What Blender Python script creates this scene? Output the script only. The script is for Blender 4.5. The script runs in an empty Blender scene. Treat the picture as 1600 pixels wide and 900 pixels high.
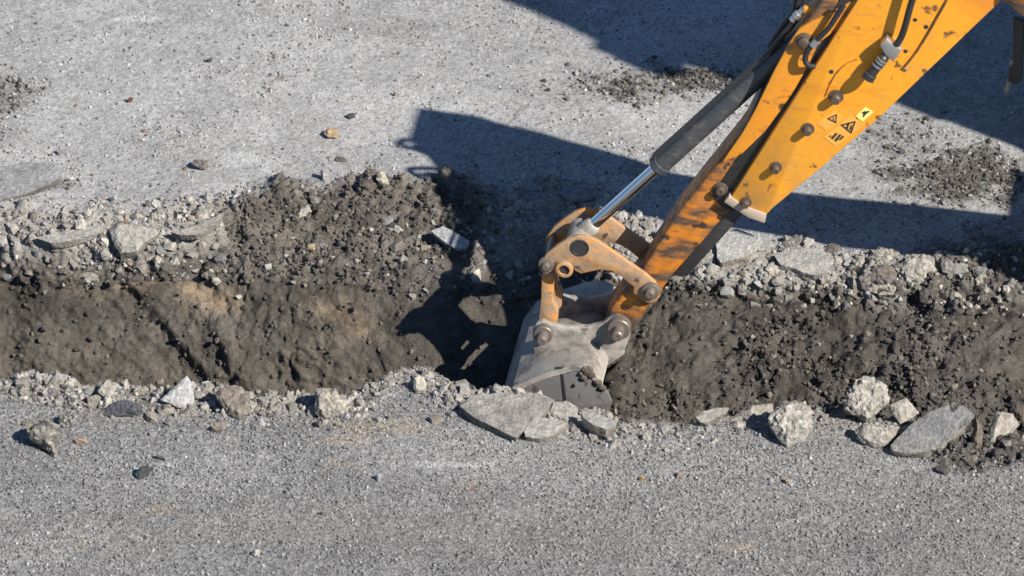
import bpy, bmesh, math, random
import numpy as np
from mathutils import Vector, Matrix

# ------------------------------------------------------------------ camera, sky, sun, exposure
# World: X runs along the trench, Y away from the viewer, Z up. The origin lies on the ground
# under the digging arm.
scene = bpy.context.scene
YAW, PITCH, DIST, PXM = math.radians(8.0), math.radians(30.0), 25.0, 400.0
ER = Vector((math.cos(YAW), math.sin(YAW), 0.0))          # picture right, on the ground
EF = Vector((-math.sin(YAW), math.cos(YAW), 0.0))         # away from the viewer, on the ground
FWD = EF * math.cos(PITCH) - Vector((0, 0, 1)) * math.sin(PITCH)
UPV = EF * math.sin(PITCH) + Vector((0, 0, 1)) * math.cos(PITCH)
TARGET = ER * (-0.40) + EF * 0.35
CAM = TARGET - FWD * DIST
LENS = 36.0 * DIST / (1600.0 / PXM)

cd = bpy.data.cameras.new("camera")
cd.lens = LENS
cd.sensor_width = 36.0
cd.clip_start = 0.5
cd.clip_end = 2000.0
cd.dof.use_dof = True
cd.dof.focus_distance = DIST + 0.1
cd.dof.aperture_fstop = 4.0
cam = bpy.data.objects.new("camera", cd)
scene.collection.objects.link(cam)
cam.location = CAM
cam.rotation_euler = (math.radians(90) - PITCH, 0.0, YAW)
scene.camera = cam

SUN_RAY = Vector((-1.06, 0.72, -1.0)).normalized()        # the way the light travels
world = bpy.data.worlds.new("World")
scene.world = world
world.use_nodes = True
wn = world.node_tree.nodes
wl = world.node_tree.links
sky = wn.new("ShaderNodeTexSky")
sky.sky_type = 'NISHITA'
sky.sun_disc = False
sky.sun_elevation = math.asin(-SUN_RAY.z)
sky.sun_rotation = math.atan2(-SUN_RAY.x, -SUN_RAY.y)
sky.altitude = 300.0
sky.air_density = 1.0
sky.dust_density = 0.0
sky.ozone_density = 6.0
wl.new(sky.outputs[0], wn["Background"].inputs[0])
wn["Background"].inputs[1].default_value = 0.07
sd = bpy.data.lights.new("sun", 'SUN')
sd.energy = 4.9
sd.angle = math.radians(0.53)
sd.color = (1.0, 0.965, 0.91)
sun = bpy.data.objects.new("sun", sd)
scene.collection.objects.link(sun)
sun.location = (10, -6, 12)
sun.rotation_euler = SUN_RAY.to_track_quat('-Z', 'Y').to_euler()
scene.view_settings.view_transform = 'Standard'
scene.view_settings.look = 'None'
scene.view_settings.exposure = 0.72
scene.view_settings.gamma = 1.0
scene.cycles.use_denoising = True
scene.cycles.max_bounces = 5

COL = scene.collection
random.seed(4)
RNG = np.random.default_rng(11)

# ------------------------------------------------------------------ measuring the photograph
def ray(px, py):
    x = (px - 800.0) / 1600.0 * 36.0 / LENS
    y = (450.0 - py) / 1600.0 * 36.0 / LENS
    return (FWD + ER * x + UPV * y)

def G(px, py, z=0.0):
    d = ray(px, py)
    return CAM + d * ((z - CAM.z) / d.z)

def A(px, py, y):
    d = ray(px, py)
    p = CAM + d * ((y - CAM.y) / d.y)
    return (p.x, p.z)

def to_px(P):
    """world points (n,3) -> picture x, y and depth"""
    P = np.asarray(P, float) - np.array(CAM)
    a, b, c = P @ np.array(ER), P @ np.array(UPV), P @ np.array(FWD)
    k = LENS / 36.0 * 1600.0
    return 800.0 + a / c * k, 450.0 - b / c * k, c

# ------------------------------------------------------------------ noise
def _hash(ix, iy, iz, seed):
    h = (ix.astype(np.uint32) * np.uint32(374761393) + iy.astype(np.uint32) * np.uint32(668265263)
         + iz.astype(np.uint32) * np.uint32(2147483647 - 987654) + np.uint32(seed * 7919 + 13))
    h = (h ^ (h >> np.uint32(13))) * np.uint32(1274126177)
    h = (h ^ (h >> np.uint32(15))) * np.uint32(2246822519)
    return ((h ^ (h >> np.uint32(16))) & np.uint32(0xFFFFFF)).astype(np.float32) / np.float32(0xFFFFFF)

def vnoise(P, scale, seed=0):
    Q = np.asarray(P, np.float32) * np.float32(scale) + np.float32(1000.0)
    I = np.floor(Q).astype(np.int64)
    F = (Q - I).astype(np.float32)
    F = F * F * (3 - 2 * F)
    r = 0.0
    for dx in (0, 1):
        wx = F[:, 0] if dx else 1 - F[:, 0]
        for dy in (0, 1):
            wy = F[:, 1] if dy else 1 - F[:, 1]
            for dz in (0, 1):
                wz = F[:, 2] if dz else 1 - F[:, 2]
                r = r + wx * wy * wz * _hash(I[:, 0] + dx, I[:, 1] + dy, I[:, 2] + dz, seed)
    return r

def fbm(P, scale, octaves=4, seed=0, gain=0.5):
    s, a, t = 0.0, 1.0, 0.0
    for o in range(octaves):
        s = s + a * (vnoise(P, scale * 2.03 ** o, seed + o) - 0.5)
        t += a
        a *= gain
    return s / t * 2.0

def lumps(P, scale, seed=0):
    """rounded clods: 1 at each clod's middle, 0 in the clefts between; also a value per clod"""
    Q = np.asarray(P, np.float32) * np.float32(scale) + np.float32(1000.0)
    I = np.floor(Q).astype(np.int64)
    best = np.full(len(Q), 9.0, np.float32)
    sec = np.full(len(Q), 9.0, np.float32)
    idv = np.zeros(len(Q), np.float32)
    for dx in (-1, 0, 1):
        for dy in (-1, 0, 1):
            for dz in (-1, 0, 1):
                jx, jy, jz = I[:, 0] + dx, I[:, 1] + dy, I[:, 2] + dz
                cx = jx + _hash(jx, jy, jz, seed + 1)
                cy = jy + _hash(jx, jy, jz, seed + 2)
                cz = jz + _hash(jx, jy, jz, seed + 3)
                d = (Q[:, 0] - cx) ** 2 + (Q[:, 1] - cy) ** 2 + (Q[:, 2] - cz) ** 2
                d = d.astype(np.float32)
                n = d < best
                sec = np.where(n, best, np.minimum(sec, d))
                idv = np.where(n, _hash(jx, jy, jz, seed + 4), idv)
                best = np.where(n, d, best)
    e = np.sqrt(sec) - np.sqrt(best)
    return np.clip(1.0 - best * 1.1, 0, 1), np.clip(e, 0, 1), idv

def sstep(a, b, x):
    t = np.clip((x - a) / (b - a), 0, 1)
    return t * t * (3 - 2 * t)

# ------------------------------------------------------------------ materials
def new_mat(name):
    m = bpy.data.materials.new(name)
    m.use_nodes = True
    nt = m.node_tree
    return m, nt, nt.nodes, nt.links, nt.nodes["Principled BSDF"]

def nd(nodes, kind, **kw):
    n = nodes.new(kind)
    for k, v in kw.items():
        setattr(n, k, v)
    return n

def earth_material(name, grit=170.0, contrast=0.55, bump=0.35, rough=0.95):
    """colour comes from the mesh's zone colours; grit and grain are added here"""
    m, nt, N, L, B = new_mat(name)
    tc = nd(N, "ShaderNodeTexCoord")
    at = nd(N, "ShaderNodeVertexColor", layer_name="Col")
    vo = nd(N, "ShaderNodeTexVoronoi")
    vo.inputs["Scale"].default_value = grit
    v2 = nd(N, "ShaderNodeTexVoronoi")
    v2.inputs["Scale"].default_value = grit * 0.42
    no = nd(N, "ShaderNodeTexNoise")
    no.inputs["Scale"].default_value = grit * 0.9
    no.inputs["Detail"].default_value = 5.0
    for t in (vo, v2, no):
        L.new(tc.outputs["Object"], t.inputs["Vector"])
    sp = nd(N, "ShaderNodeSeparateColor")
    L.new(vo.outputs["Color"], sp.inputs[0])
    s2 = nd(N, "ShaderNodeSeparateColor")
    L.new(v2.outputs["Color"], s2.inputs[0])
    r1 = nd(N, "ShaderNodeMapRange")
    r1.inputs[3].default_value = 1 - contrast
    r1.inputs[4].default_value = 1 + contrast
    L.new(sp.outputs[0], r1.inputs[0])
    r2 = nd(N, "ShaderNodeMapRange")
    r2.inputs[3].default_value = 1 - contrast * 0.5
    r2.inputs[4].default_value = 1 + contrast * 0.5
    L.new(s2.outputs[1], r2.inputs[0])
    mu = nd(N, "ShaderNodeMath", operation='MULTIPLY')
    L.new(r1.outputs[0], mu.inputs[0])
    L.new(r2.outputs[0], mu.inputs[1])
    mx = nd(N, "ShaderNodeVectorMath", operation='SCALE')
    L.new(at.outputs["Color"], mx.inputs[0])
    L.new(mu.outputs[0], mx.inputs["Scale"])
    L.new(mx.outputs[0], B.inputs["Base Color"])
    B.inputs["Roughness"].default_value = rough
    B.inputs["Specular IOR Level"].default_value = 0.25
    ad = nd(N, "ShaderNodeMath", operation='ADD')
    L.new(vo.outputs["Distance"], ad.inputs[0])
    L.new(no.outputs["Fac"], ad.inputs[1])
    bp = nd(N, "ShaderNodeBump")
    bp.inputs["Strength"].default_value = bump
    bp.inputs["Distance"].default_value = 0.006
    L.new(ad.outputs[0], bp.inputs["Height"])
    L.new(bp.outputs[0], B.inputs["Normal"])
    return m

def worn_material(name, base, worn, dirt, wear=0.5, grime=0.5, scale=9.0, rough=0.5, metallic=0.0,
                  specks=0.0, bump=0.12, speck_scale=42.0, speck_col=(0.10, 0.045, 0.02), dust_z=None, edge=None, edge_r=0.012):
    """paint or metal with patches worn through and dried mud lying on it"""
    m, nt, N, L, B = new_mat(name)
    tc = nd(N, "ShaderNodeTexCoord")
    def noise(s, detail=6.0, rgh=0.62, stretch=None):
        n = nd(N, "ShaderNodeTexNoise")
        n.inputs["Scale"].default_value = s
        n.inputs["Detail"].default_value = detail
        n.inputs["Roughness"].default_value = rgh
        if stretch:
            mp = nd(N, "ShaderNodeMapping")
            mp.inputs["Scale"].default_value = stretch
            mp.inputs["Rotation"].default_value = (0, math.radians(60), 0)
            L.new(tc.outputs["Object"], mp.inputs[0])
            L.new(mp.outputs[0], n.inputs["Vector"])
        else:
            L.new(tc.outputs["Object"], n.inputs["Vector"])
        return n
    def ramp(src, lo, hi):
        r = nd(N, "ShaderNodeMapRange")
        r.inputs[1].default_value = lo
        r.inputs[2].default_value = hi
        L.new(src, r.inputs[0])
        return r
    n1 = noise(scale, stretch=(0.5, 1.0, 1.4))
    n2 = noise(scale * 2.3)
    n3 = noise(scale * 9)
    w = ramp(n1.outputs["Fac"], 0.78 - wear * 0.42, 0.84 - wear * 0.32)
    g = ramp(n2.outputs["Fac"], 0.80 - grime * 0.5, 1.0 - grime * 0.4)
    va = nd(N, "ShaderNodeMix", data_type='RGBA')
    va.inputs[6].default_value = (*[c * 0.82 for c in base], 1)
    va.inputs[7].default_value = (*[min(1, c * 1.1) for c in base], 1)
    L.new(n3.outputs["Fac"], va.inputs[0])
    m1 = nd(N, "ShaderNodeMix", data_type='RGBA')
    L.new(w.outputs[0], m1.inputs[0])
    L.new(va.outputs[2], m1.inputs[6])
    m1.inputs[7].default_value = (*worn, 1)
    gm = nd(N, "ShaderNodeMath", operation='MULTIPLY')
    L.new(g.outputs[0], gm.inputs[0])
    gm.inputs[1].default_value = min(1.0, 0.35 + grime * 0.6)
    m2 = nd(N, "ShaderNodeMix", data_type='RGBA')
    L.new(gm.outputs[0], m2.inputs[0])
    L.new(m1.outputs[2], m2.inputs[6])
    m2.inputs[7].default_value = (*dirt, 1)
    out = m2.outputs[2]
    if specks > 0:
        vo = nd(N, "ShaderNodeTexNoise")
        vo.inputs["Scale"].default_value = speck_scale
        vo.inputs["Detail"].default_value = 6.0
        L.new(tc.outputs["Object"], vo.inputs["Vector"])
        s = ramp(vo.outputs["Fac"], 0.74 - specks * 0.1, 0.80 - specks * 0.1)
        m3 = nd(N, "ShaderNodeMix", data_type='RGBA')
        L.new(s.outputs[0], m3.inputs[0])
        L.new(out, m3.inputs[6])
        m3.inputs[7].default_value = (*speck_col, 1)
        out = m3.outputs[2]
    if dust_z:                                             # dried mud on the end that works in the ground
        sz = nd(N, "ShaderNodeSeparateXYZ")
        L.new(tc.outputs["Object"], sz.inputs[0])
        dz = nd(N, "ShaderNodeMapRange")
        dz.inputs[1].default_value = dust_z[1]
        dz.inputs[2].default_value = dust_z[0]
        L.new(sz.outputs[2], dz.inputs[0])
        dn = ramp(n2.outputs["Fac"], 0.35, 0.70)
        dm = nd(N, "ShaderNodeMath", operation='MULTIPLY')
        L.new(dz.outputs[0], dm.inputs[0])
        L.new(dn.outputs[0], dm.inputs[1])
        m5 = nd(N, "ShaderNodeMix", data_type='RGBA')
        L.new(dm.outputs[0], m5.inputs[0])
        L.new(out, m5.inputs[6])
        m5.inputs[7].default_value = (*dirt, 1)
        out = m5.outputs[2]
    if edge:                                               # paint rubbed off along the edges
        bv = nd(N, "ShaderNodeBevel", samples=4)
        bv.inputs["Radius"].default_value = edge_r
        ge = nd(N, "ShaderNodeNewGeometry")
        dt = nd(N, "ShaderNodeVectorMath", operation='DOT_PRODUCT')
        L.new(bv.outputs[0], dt.inputs[0])
        L.new(ge.outputs["Normal"], dt.inputs[1])
        er = nd(N, "ShaderNodeMapRange")
        er.inputs[1].default_value = 0.995
        er.inputs[2].default_value = 0.90
        L.new(dt.outputs["Value"], er.inputs[0])
        en = ramp(n2.outputs["Fac"], 0.38, 0.58)
        em = nd(N, "ShaderNodeMath", operation='MULTIPLY')
        L.new(er.outputs[0], em.inputs[0])
        L.new(en.outputs[0], em.inputs[1])
        m6 = nd(N, "ShaderNodeMix", data_type='RGBA')
        L.new(em.outputs[0], m6.inputs[0])
        L.new(out, m6.inputs[6])
        m6.inputs[7].default_value = (*edge, 1)
        out = m6.outputs[2]
    # fine scratches running along the piece
    sc = noise(scale * 5, 3.0, 0.5, stretch=(0.25, 1.0, 5.0))
    sr = ramp(sc.outputs["Fac"], 0.60, 0.68)
    sm = nd(N, "ShaderNodeMath", operation='MULTIPLY')
    L.new(sr.outputs[0], sm.inputs[0])
    sm.inputs[1].default_value = 0.25 + 0.35 * wear
    m4 = nd(N, "ShaderNodeMix", data_type='RGBA')
    L.new(sm.outputs[0], m4.inputs[0])
    L.new(out, m4.inputs[6])
    m4.inputs[7].default_value = (*[0.45 * a_ + 0.55 * b_ for a_, b_ in zip(worn, dirt)], 1)
    out = m4.outputs[2]
    L.new(out, B.inputs["Base Color"])
    rr = nd(N, "ShaderNodeMapRange")
    rr.inputs[3].default_value = rough
    rr.inputs[4].default_value = 0.92
    L.new(gm.outputs[0], rr.inputs[0])
    L.new(rr.outputs[0], B.inputs["Roughness"])
    B.inputs["Metallic"].default_value = metallic
    bp = nd(N, "ShaderNodeBump")
    bp.inputs["Strength"].default_value = bump
    bp.inputs["Distance"].default_value = 0.004
    ad = nd(N, "ShaderNodeMath", operation='ADD')
    L.new(n3.outputs["Fac"], ad.inputs[0])
    L.new(gm.outputs[0], ad.inputs[1])
    L.new(ad.outputs[0], bp.inputs["Height"])
    L.new(bp.outputs[0], B.inputs["Normal"])
    return m

def plain_material(name, base, rough=0.6, metallic=0.0, var=0.15, scale=30.0):
    m, nt, N, L, B = new_mat(name)
    tc = nd(N, "ShaderNodeTexCoord")
    n = nd(N, "ShaderNodeTexNoise")
    n.inputs["Scale"].default_value = scale
    n.inputs["Detail"].default_value = 5.0
    L.new(tc.outputs["Object"], n.inputs["Vector"])
    mx = nd(N, "ShaderNodeMix", data_type='RGBA')
    mx.inputs[6].default_value = (*[c * (1 - var * 2) for c in base], 1)
    mx.inputs[7].default_value = (*[min(1, c * (1 + var * 2)) for c in base], 1)
    L.new(n.outputs["Fac"], mx.inputs[0])
    L.new(mx.outputs[2], B.inputs["Base Color"])
    B.inputs["Roughness"].default_value = rough
    B.inputs["Metallic"].default_value = metallic
    return m

M_GROUND = earth_material("ground_earth", grit=190.0, contrast=0.5, bump=0.5)
M_SOIL = earth_material("trench_soil", grit=230.0, contrast=0.26, bump=0.6)
M_PAVE = earth_material("dusty_paving", grit=190.0, contrast=0.30, bump=0.3)
M_ROCK = earth_material("rock_surface", grit=95.0, contrast=0.22, bump=0.45)
YEL = (0.80, 0.33, 0.022)
M_YEL = worn_material("yellow_paint", YEL, (0.64, 0.21, 0.02), (0.34, 0.20, 0.09), wear=0.62, grime=0.46,
                      scale=3.6, rough=0.42, specks=1.0, bump=0.05, speck_scale=20.0, speck_col=(0.17, 0.075, 0.03), dust_z=(0.5, 1.1), edge=(0.30, 0.20, 0.12), edge_r=0.008)
M_YELW = worn_material("worn_yellow_paint", (0.62, 0.20, 0.016), (0.085, 0.055, 0.036), (0.19, 0.125, 0.075), wear=0.84,
                       grime=0.62, scale=11.0, rough=0.5, specks=1.3, speck_scale=16.0, speck_col=(0.045, 0.03, 0.022), edge=(0.07, 0.055, 0.045), edge_r=0.05)
M_LUG = worn_material("half_worn_yellow_paint", (0.72, 0.27, 0.02), (0.36, 0.14, 0.03), (0.22, 0.14, 0.08), wear=0.62, grime=0.5, scale=8.0, rough=0.45, specks=1.1, speck_scale=16.0, speck_col=(0.07, 0.04, 0.025))
M_LINK = worn_material("dusty_yellow_steel", (0.40, 0.245, 0.135), (0.66, 0.24, 0.02), (0.20, 0.15, 0.105), wear=0.64,
                       grime=0.72, scale=13.0, rough=0.6, specks=1.2, bump=0.3, speck_scale=22.0, speck_col=(0.085, 0.055, 0.04), edge=(0.62, 0.27, 0.05), edge_r=0.014)
M_STEEL = worn_material("dusty_grey_steel", (0.31, 0.28, 0.24), (0.15, 0.132, 0.112), (0.42, 0.365, 0.29), wear=0.78,
                        grime=0.72, scale=7.0, rough=0.55, metallic=0.0, specks=1.1, bump=0.3, speck_scale=15.0, speck_col=(0.12, 0.10, 0.08), edge=(0.42, 0.39, 0.35), edge_r=0.012)
M_POLISH = worn_material("soil_polished_steel", (0.185, 0.178, 0.17), (0.095, 0.092, 0.088), (0.19, 0.16, 0.13), wear=0.6,
                         grime=0.45, scale=6.0, rough=0.45, metallic=0.25, specks=1.2, bump=0.2, speck_scale=24.0, speck_col=(0.085, 0.07, 0.055))
M_PIN = worn_material("pin_steel", (0.20, 0.165, 0.135), (0.12, 0.09, 0.07), (0.30, 0.24, 0.18), wear=0.5, grime=0.45,
                      scale=30.0, rough=0.45, metallic=0.4)
M_BOLT = worn_material("rusty_bolt", (0.105, 0.075, 0.055), (0.06, 0.042, 0.032), (0.20, 0.15, 0.105), wear=0.5, grime=0.35, scale=40.0, rough=0.5, metallic=0.2)
M_DARK = worn_material("greasy_dark_steel", (0.035, 0.033, 0.032), (0.06, 0.05, 0.042), (0.15, 0.125, 0.10), wear=0.4,
                       grime=0.3, scale=14.0, rough=0.4)
M_BARREL = worn_material("dusty_black_cylinder", (0.055, 0.058, 0.062), (0.20, 0.15, 0.10), (0.22, 0.18, 0.14), wear=0.25,
                         grime=0.5, scale=9.0, rough=0.38)
M_RUBBER = plain_material("black_rubber_hose", (0.022, 0.022, 0.023), rough=0.5, var=0.2)
M_FIT = plain_material("zinc_fitting", (0.46, 0.45, 0.43), rough=0.35, metallic=0.75, var=0.2)
M_CHROME = plain_material("chrome_rod", (0.62, 0.63, 0.65), rough=0.14, metallic=1.0, var=0.04)
M_STICK1 = plain_material("faded_orange_decal", (0.76, 0.36, 0.06), rough=0.5, var=0.1)
M_STICK2 = plain_material("pale_yellow_decal", (0.78, 0.68, 0.20), rough=0.45, var=0.12)
M_INK = plain_material("black_print", (0.035, 0.028, 0.02), rough=0.6, var=0.2)
M_GLASS = plain_material("dark_cab_glass", (0.02, 0.025, 0.03), rough=0.05, var=0.1)
M_TYRE = plain_material("tyre_rubber", (0.03, 0.03, 0.03), rough=0.85, var=0.2)

# ------------------------------------------------------------------ helpers for objects
def link_mesh(name, me, mat, parent=None):
    o = bpy.data.objects.new(name, me)
    if mat is not None and not me.materials:
        me.materials.append(mat)
    COL.objects.link(o)
    if parent is not None:
        o.parent = parent
    return o

def from_bm(name, bm, mat, parent=None, smooth=False, sharp=38):
    bmesh.ops.recalc_face_normals(bm, faces=bm.faces)
    me = bpy.data.meshes.new(name)
    bm.to_mesh(me)
    bm.free()
    if smooth:
        me.polygons.foreach_set("use_smooth", [True] * len(me.polygons))
        me.set_sharp_from_angle(angle=math.radians(sharp))
    return link_mesh(name, me, mat, parent)

def tag(o, label=None, cat=None, group=None, kind=None):
    if label: o["label"] = label
    if cat: o["category"] = cat
    if group: o["group"] = group
    if kind: o["kind"] = kind
    return o

def prism(bm, pts, y0, y1, bev=0.0, seg=2):
    """solid with the outline pts (x, z), running from y0 to y1"""
    vs = [bm.verts.new((x, y0, z)) for x, z in pts]
    f = bm.faces.new(vs)
    r = bmesh.ops.extrude_face_region(bm, geom=[f])
    nv = [e for e in r["geom"] if isinstance(e, bmesh.types.BMVert)]
    for v in nv:
        v.co.y = y1
    if bev > 0:
        es = {e for v in vs + nv for e in v.link_edges}
        bmesh.ops.bevel(bm, geom=list(es), offset=bev, segments=seg, profile=0.5, affect='EDGES', clamp_overlap=True)

def box(bm, lo, hi, bev=0.0):
    prism(bm, [(lo[0], lo[2]), (hi[0], lo[2]), (hi[0], hi[2]), (lo[0], hi[2])], lo[1], hi[1], bev)

def cyl(bm, p0, p1, r0, r1=None, seg=24, cap=True):
    p0, p1 = Vector(p0), Vector(p1)
    r1 = r0 if r1 is None else r1
    d = (p1 - p0).normalized()
    a = d.orthogonal().normalized()
    b = d.cross(a)
    rings = []
    for p, r in ((p0, r0), (p1, r1)):
        rings.append([bm.verts.new(p + (a * math.cos(t) + b * math.sin(t)) * r)
                      for t in (2 * math.pi * i / seg for i in range(seg))])
    for i in range(seg):
        j = (i + 1) % seg
        bm.faces.new((rings[0][i], rings[0][j], rings[1][j], rings[1][i]))
    if cap:
        bm.faces.new(list(reversed(rings[0])))
        bm.faces.new(rings[1])

def lathe(bm, p0, axis, prof, seg=28):
    """turned shape: prof is a list of (distance along axis, radius)"""
    p0, d = Vector(p0), Vector(axis).normalized()
    a = d.orthogonal().normalized()
    b = d.cross(a)
    rings = []
    for t, r in prof:
        rings.append([bm.verts.new(p0 + d * t + (a * math.cos(q) + b * math.sin(q)) * max(r, 1e-4))
                      for q in (2 * math.pi * i / seg for i in range(seg))])
    for k in range(len(rings) - 1):
        for i in range(seg):
            j = (i + 1) % seg
            bm.faces.new((rings[k][i], rings[k][j], rings[k + 1][j], rings[k + 1][i]))
    bm.faces.new(list(reversed(rings[0])))
    bm.faces.new(rings[-1])

def spline(pts, n=8):
    P = [Vector(p) for p in pts]
    out = []
    for i in range(len(P) - 1):
        p0, p1, p2, p3 = P[max(i - 1, 0)], P[i], P[i + 1], P[min(i + 2, len(P) - 1)]
        for k in range(n):
            t = k / n
            out.append(0.5 * ((2 * p1) + (p2 - p0) * t + (2 * p0 - 5 * p1 + 4 * p2 - p3) * t * t
                              + (3 * p1 - p0 - 3 * p2 + p3) * t ** 3))
    out.append(P[-1])
    return out

def tube(bm, pts, r, seg=10, n=6):
    P = spline(pts, n) if n > 1 else [Vector(p) for p in pts]
    rings, ref = [], None
    for i, p in enumerate(P):
        d = (P[min(i + 1, len(P) - 1)] - P[max(i - 1, 0)]).normalized()
        if ref is None:
            ref = d.orthogonal().normalized()
        a = (ref - d * ref.dot(d)).normalized()
        ref = a
        b = d.cross(a)
        rings.append([bm.verts.new(p + (a * math.cos(q) + b * math.sin(q)) * r)
                      for q in (2 * math.pi * k / seg for k in range(seg))])
    for k in range(len(rings) - 1):
        for i in range(seg):
            j = (i + 1) % seg
            bm.faces.new((rings[k][i], rings[k][j], rings[k + 1][j], rings[k + 1][i]))
    bm.faces.new(list(reversed(rings[0])))
    bm.faces.new(rings[-1])

# ------------------------------------------------------------------ the terrain
def edge_curve(pxs, z):
    P = sorted((G(x, y, z(x) if callable(z) else z).x, G(x, y, z(x) if callable(z) else z).y) for x, y in pxs)
    return np.array([p[0] for p in P]), np.array([p[1] for p in P])

near_px = [(-60, 590), (0, 588), (60, 586), (110, 590), (150, 600), (250, 606), (300, 604), (400, 617), (480, 618), (560, 612),
           (605, 594), (630, 574), (652, 568), (675, 578), (700, 600), (722, 614), (760, 610), (800, 616), (860, 628),
           (900, 644), (960, 656), (1030, 662), (1080, 664), (1140, 656), (1200, 648), (1300, 646), (1420, 652),
           (1500, 668), (1600, 690), (1680, 700)]
wall_px = [(-60, 432), (0, 432), (100, 436), (200, 436), (300, 440), (400, 446), (500, 450), (600, 451), (680, 456), (760, 462),
           (800, 463), (830, 458), (870, 450), (900, 450), (980, 452), (1050, 456), (1200, 468), (1350, 478), (1500, 486), (1680, 492)]
asph_px = [(-60, 335), (0, 340), (60, 352), (150, 356), (220, 352), (300, 348), (345, 335), (375, 325), (420, 330), (560, 318),
           (640, 310), (720, 318), (800, 320), (880, 322), (950, 345), (1030, 385), (1110, 412), (1200, 420), (1300, 424),
           (1400, 430), (1500, 425), (1600, 432), (1680, 440)]
NX, NY = edge_curve(near_px, 0.0)
WALL_Z = lambda px: float(np.interp(px, [0, 350, 560, 700, 2000], [-.175, -.165, -.13, -.11, -.11]))
WX, WY = edge_curve(wall_px, WALL_Z)
AX, AY = edge_curve(asph_px, 0.0)

fine = np.arange(-3.0, 2.06, 0.0066)
xs = np.concatenate([[-260, -60, -20, -9, -5, -3.8, -3.3], fine, [2.3, 2.8, 3.6, 5, 7.5, 11, 20, 60, 260]])
nc = len(xs)
jag = np.stack([xs, xs * 0, xs * 0], 1)
yn = np.interp(xs, NX, NY) + 0.012 * fbm(jag, 14, 3, 5)
yw = np.interp(xs, WX, WY) + 0.045 * fbm(jag, 4, 2, 15)
ya = np.interp(xs, AX, AY) + 0.05 * fbm(jag, 6, 4, 25)
fill = sstep(-0.22, 0.02, xs)                               # right of the bucket the trench is half full of loose soil
# knots across the trench, near to far: (y, z) per column, and how many rows lie up to the next
K = [
    (np.full(nc, -2.75), np.zeros(nc), 240),
    (yn - 0.06, np.full(nc, 0.0), 14),
    (yn, np.full(nc, -0.012), 26),
    (yn + 0.10 + 0.05 * fill, -0.62 + 0.42 * fill, 16),
    (yw - 0.40 - 0.16 * fill + 0.05 * fbm(jag, 2.5, 3, 16), -0.66 + 0.30 * fill, 100),
    (yw, np.interp(xs, [-2.4, -1.5, -1.0, -.65, 3], [-.178, -.168, -.133, -.113, -.113]) + 0.03 * fbm(jag, 4, 2, 17), 60),
    (ya, np.full(nc, -0.02), 14),
    (ya + 0.07, np.full(nc, 0.0), 215),
    (np.full(nc, 3.3), np.zeros(nc), 0),
]
rowsY, rowsZ, seg_of, tpos = [], [], [], []
for k in range(len(K) - 1):
    y0, z0, n = K[k]
    y1, z1, _ = K[k + 1]
    for i in range(n):
        t = i / n
        rowsY.append(y0 + (y1 - y0) * t)
        rowsZ.append(z0 + (z1 - z0) * t)
        seg_of.append(k)
        tpos.append(t)
rowsY.append(K[-1][0]); rowsZ.append(K[-1][1]); seg_of.append(len(K) - 2); tpos.append(1.0)
front = [-260.0, -60.0, -20.0, -9.0, -5.0, -3.5]
back = [3.8, 5.0, 8.0, 14.0, 30.0, 80.0, 300.0]
rowsY = [np.full(nc, v) for v in front] + rowsY + [np.full(nc, v) for v in back]
rowsZ = [np.zeros(nc)] * len(front) + rowsZ + [np.zeros(nc)] * len(back)
seg_of = [0] * len(front) + seg_of + [7] * len(back)
tpos = [0.0] * len(front) + tpos + [1.0] * len(back)
GY, GZ = np.array(rowsY), np.array(rowsZ)
nr = len(GY)
GX = np.tile(xs, (nr, 1))
SEG = np.repeat(np.array(seg_of)[:, None], nc, 1)
TP = np.repeat(np.array(tpos)[:, None], nc, 1)
# round the bank's shoulders over, keep the near lip crisper
for it in range(90):
    r0 = 1 if it < 2 else int(np.argmax(np.array(seg_of) == 4))
    r1 = nr - 8 if it < 2 else int(np.argmax(np.array(seg_of) == 7)) + 40
    for M_ in (GZ, GY):
        M_[r0:r1] = 0.25 * M_[r0 - 1:r1 - 1] + 0.5 * M_[r0:r1] + 0.25 * M_[r0 + 1:r1 + 1]

P = np.stack([GX, GY, GZ], 2).reshape(-1, 3)
def gnormals(P):
    Q = P.reshape(nr, nc, 3)
    du = np.gradient(Q, axis=1)
    dv = np.gradient(Q, axis=0)
    n = np.cross(du, dv)
    n /= np.linalg.norm(n, axis=2, keepdims=True) + 1e-9
    return n.reshape(-1, 3)
Nn = gnormals(P)
seg = SEG.reshape(-1); tp = TP.reshape(-1)
X, Y, Z = P[:, 0], P[:, 1], P[:, 2]
ynv, ywv, yav = (np.tile(a, (nr, 1)).reshape(-1) for a in (yn, yw, ya))
fillv = np.tile(fill, (nr, 1)).reshape(-1)
PX, PY, PD = to_px(P)                                       # used to place measured patches on the ground

# zone weights
w_soil = ((seg >= 2) & (seg <= 4)).astype(float)
band = 0.05 * fbm(P, 9, 3, 40)
w_soil = np.where(seg == 5, 1 - sstep(0.05, 0.75, tp + band * 5 + 0.35 * fbm(P, 4, 4, 41)), w_soil)
w_rub = np.where(seg == 5, 1.0, 0.0)
w_rub = np.where(seg == 6, 1.0, w_rub)
w_rub = np.where(seg == 7, 1 - sstep(0.0, 0.16, (Y - yav - 0.07) + 0.16 * fbm(P, 5, 3, 42)), w_rub)
w_rubn = np.where(X < 0.08, 1.0, 0.35) * np.where(seg <= 1, 1 - sstep(0.03, 0.26, (ynv - Y) + 0.16 * fbm(P, 4, 3, 43)), 0.0)
far = (seg >= 6).astype(float)
near = (seg <= 1).astype(float)

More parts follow.
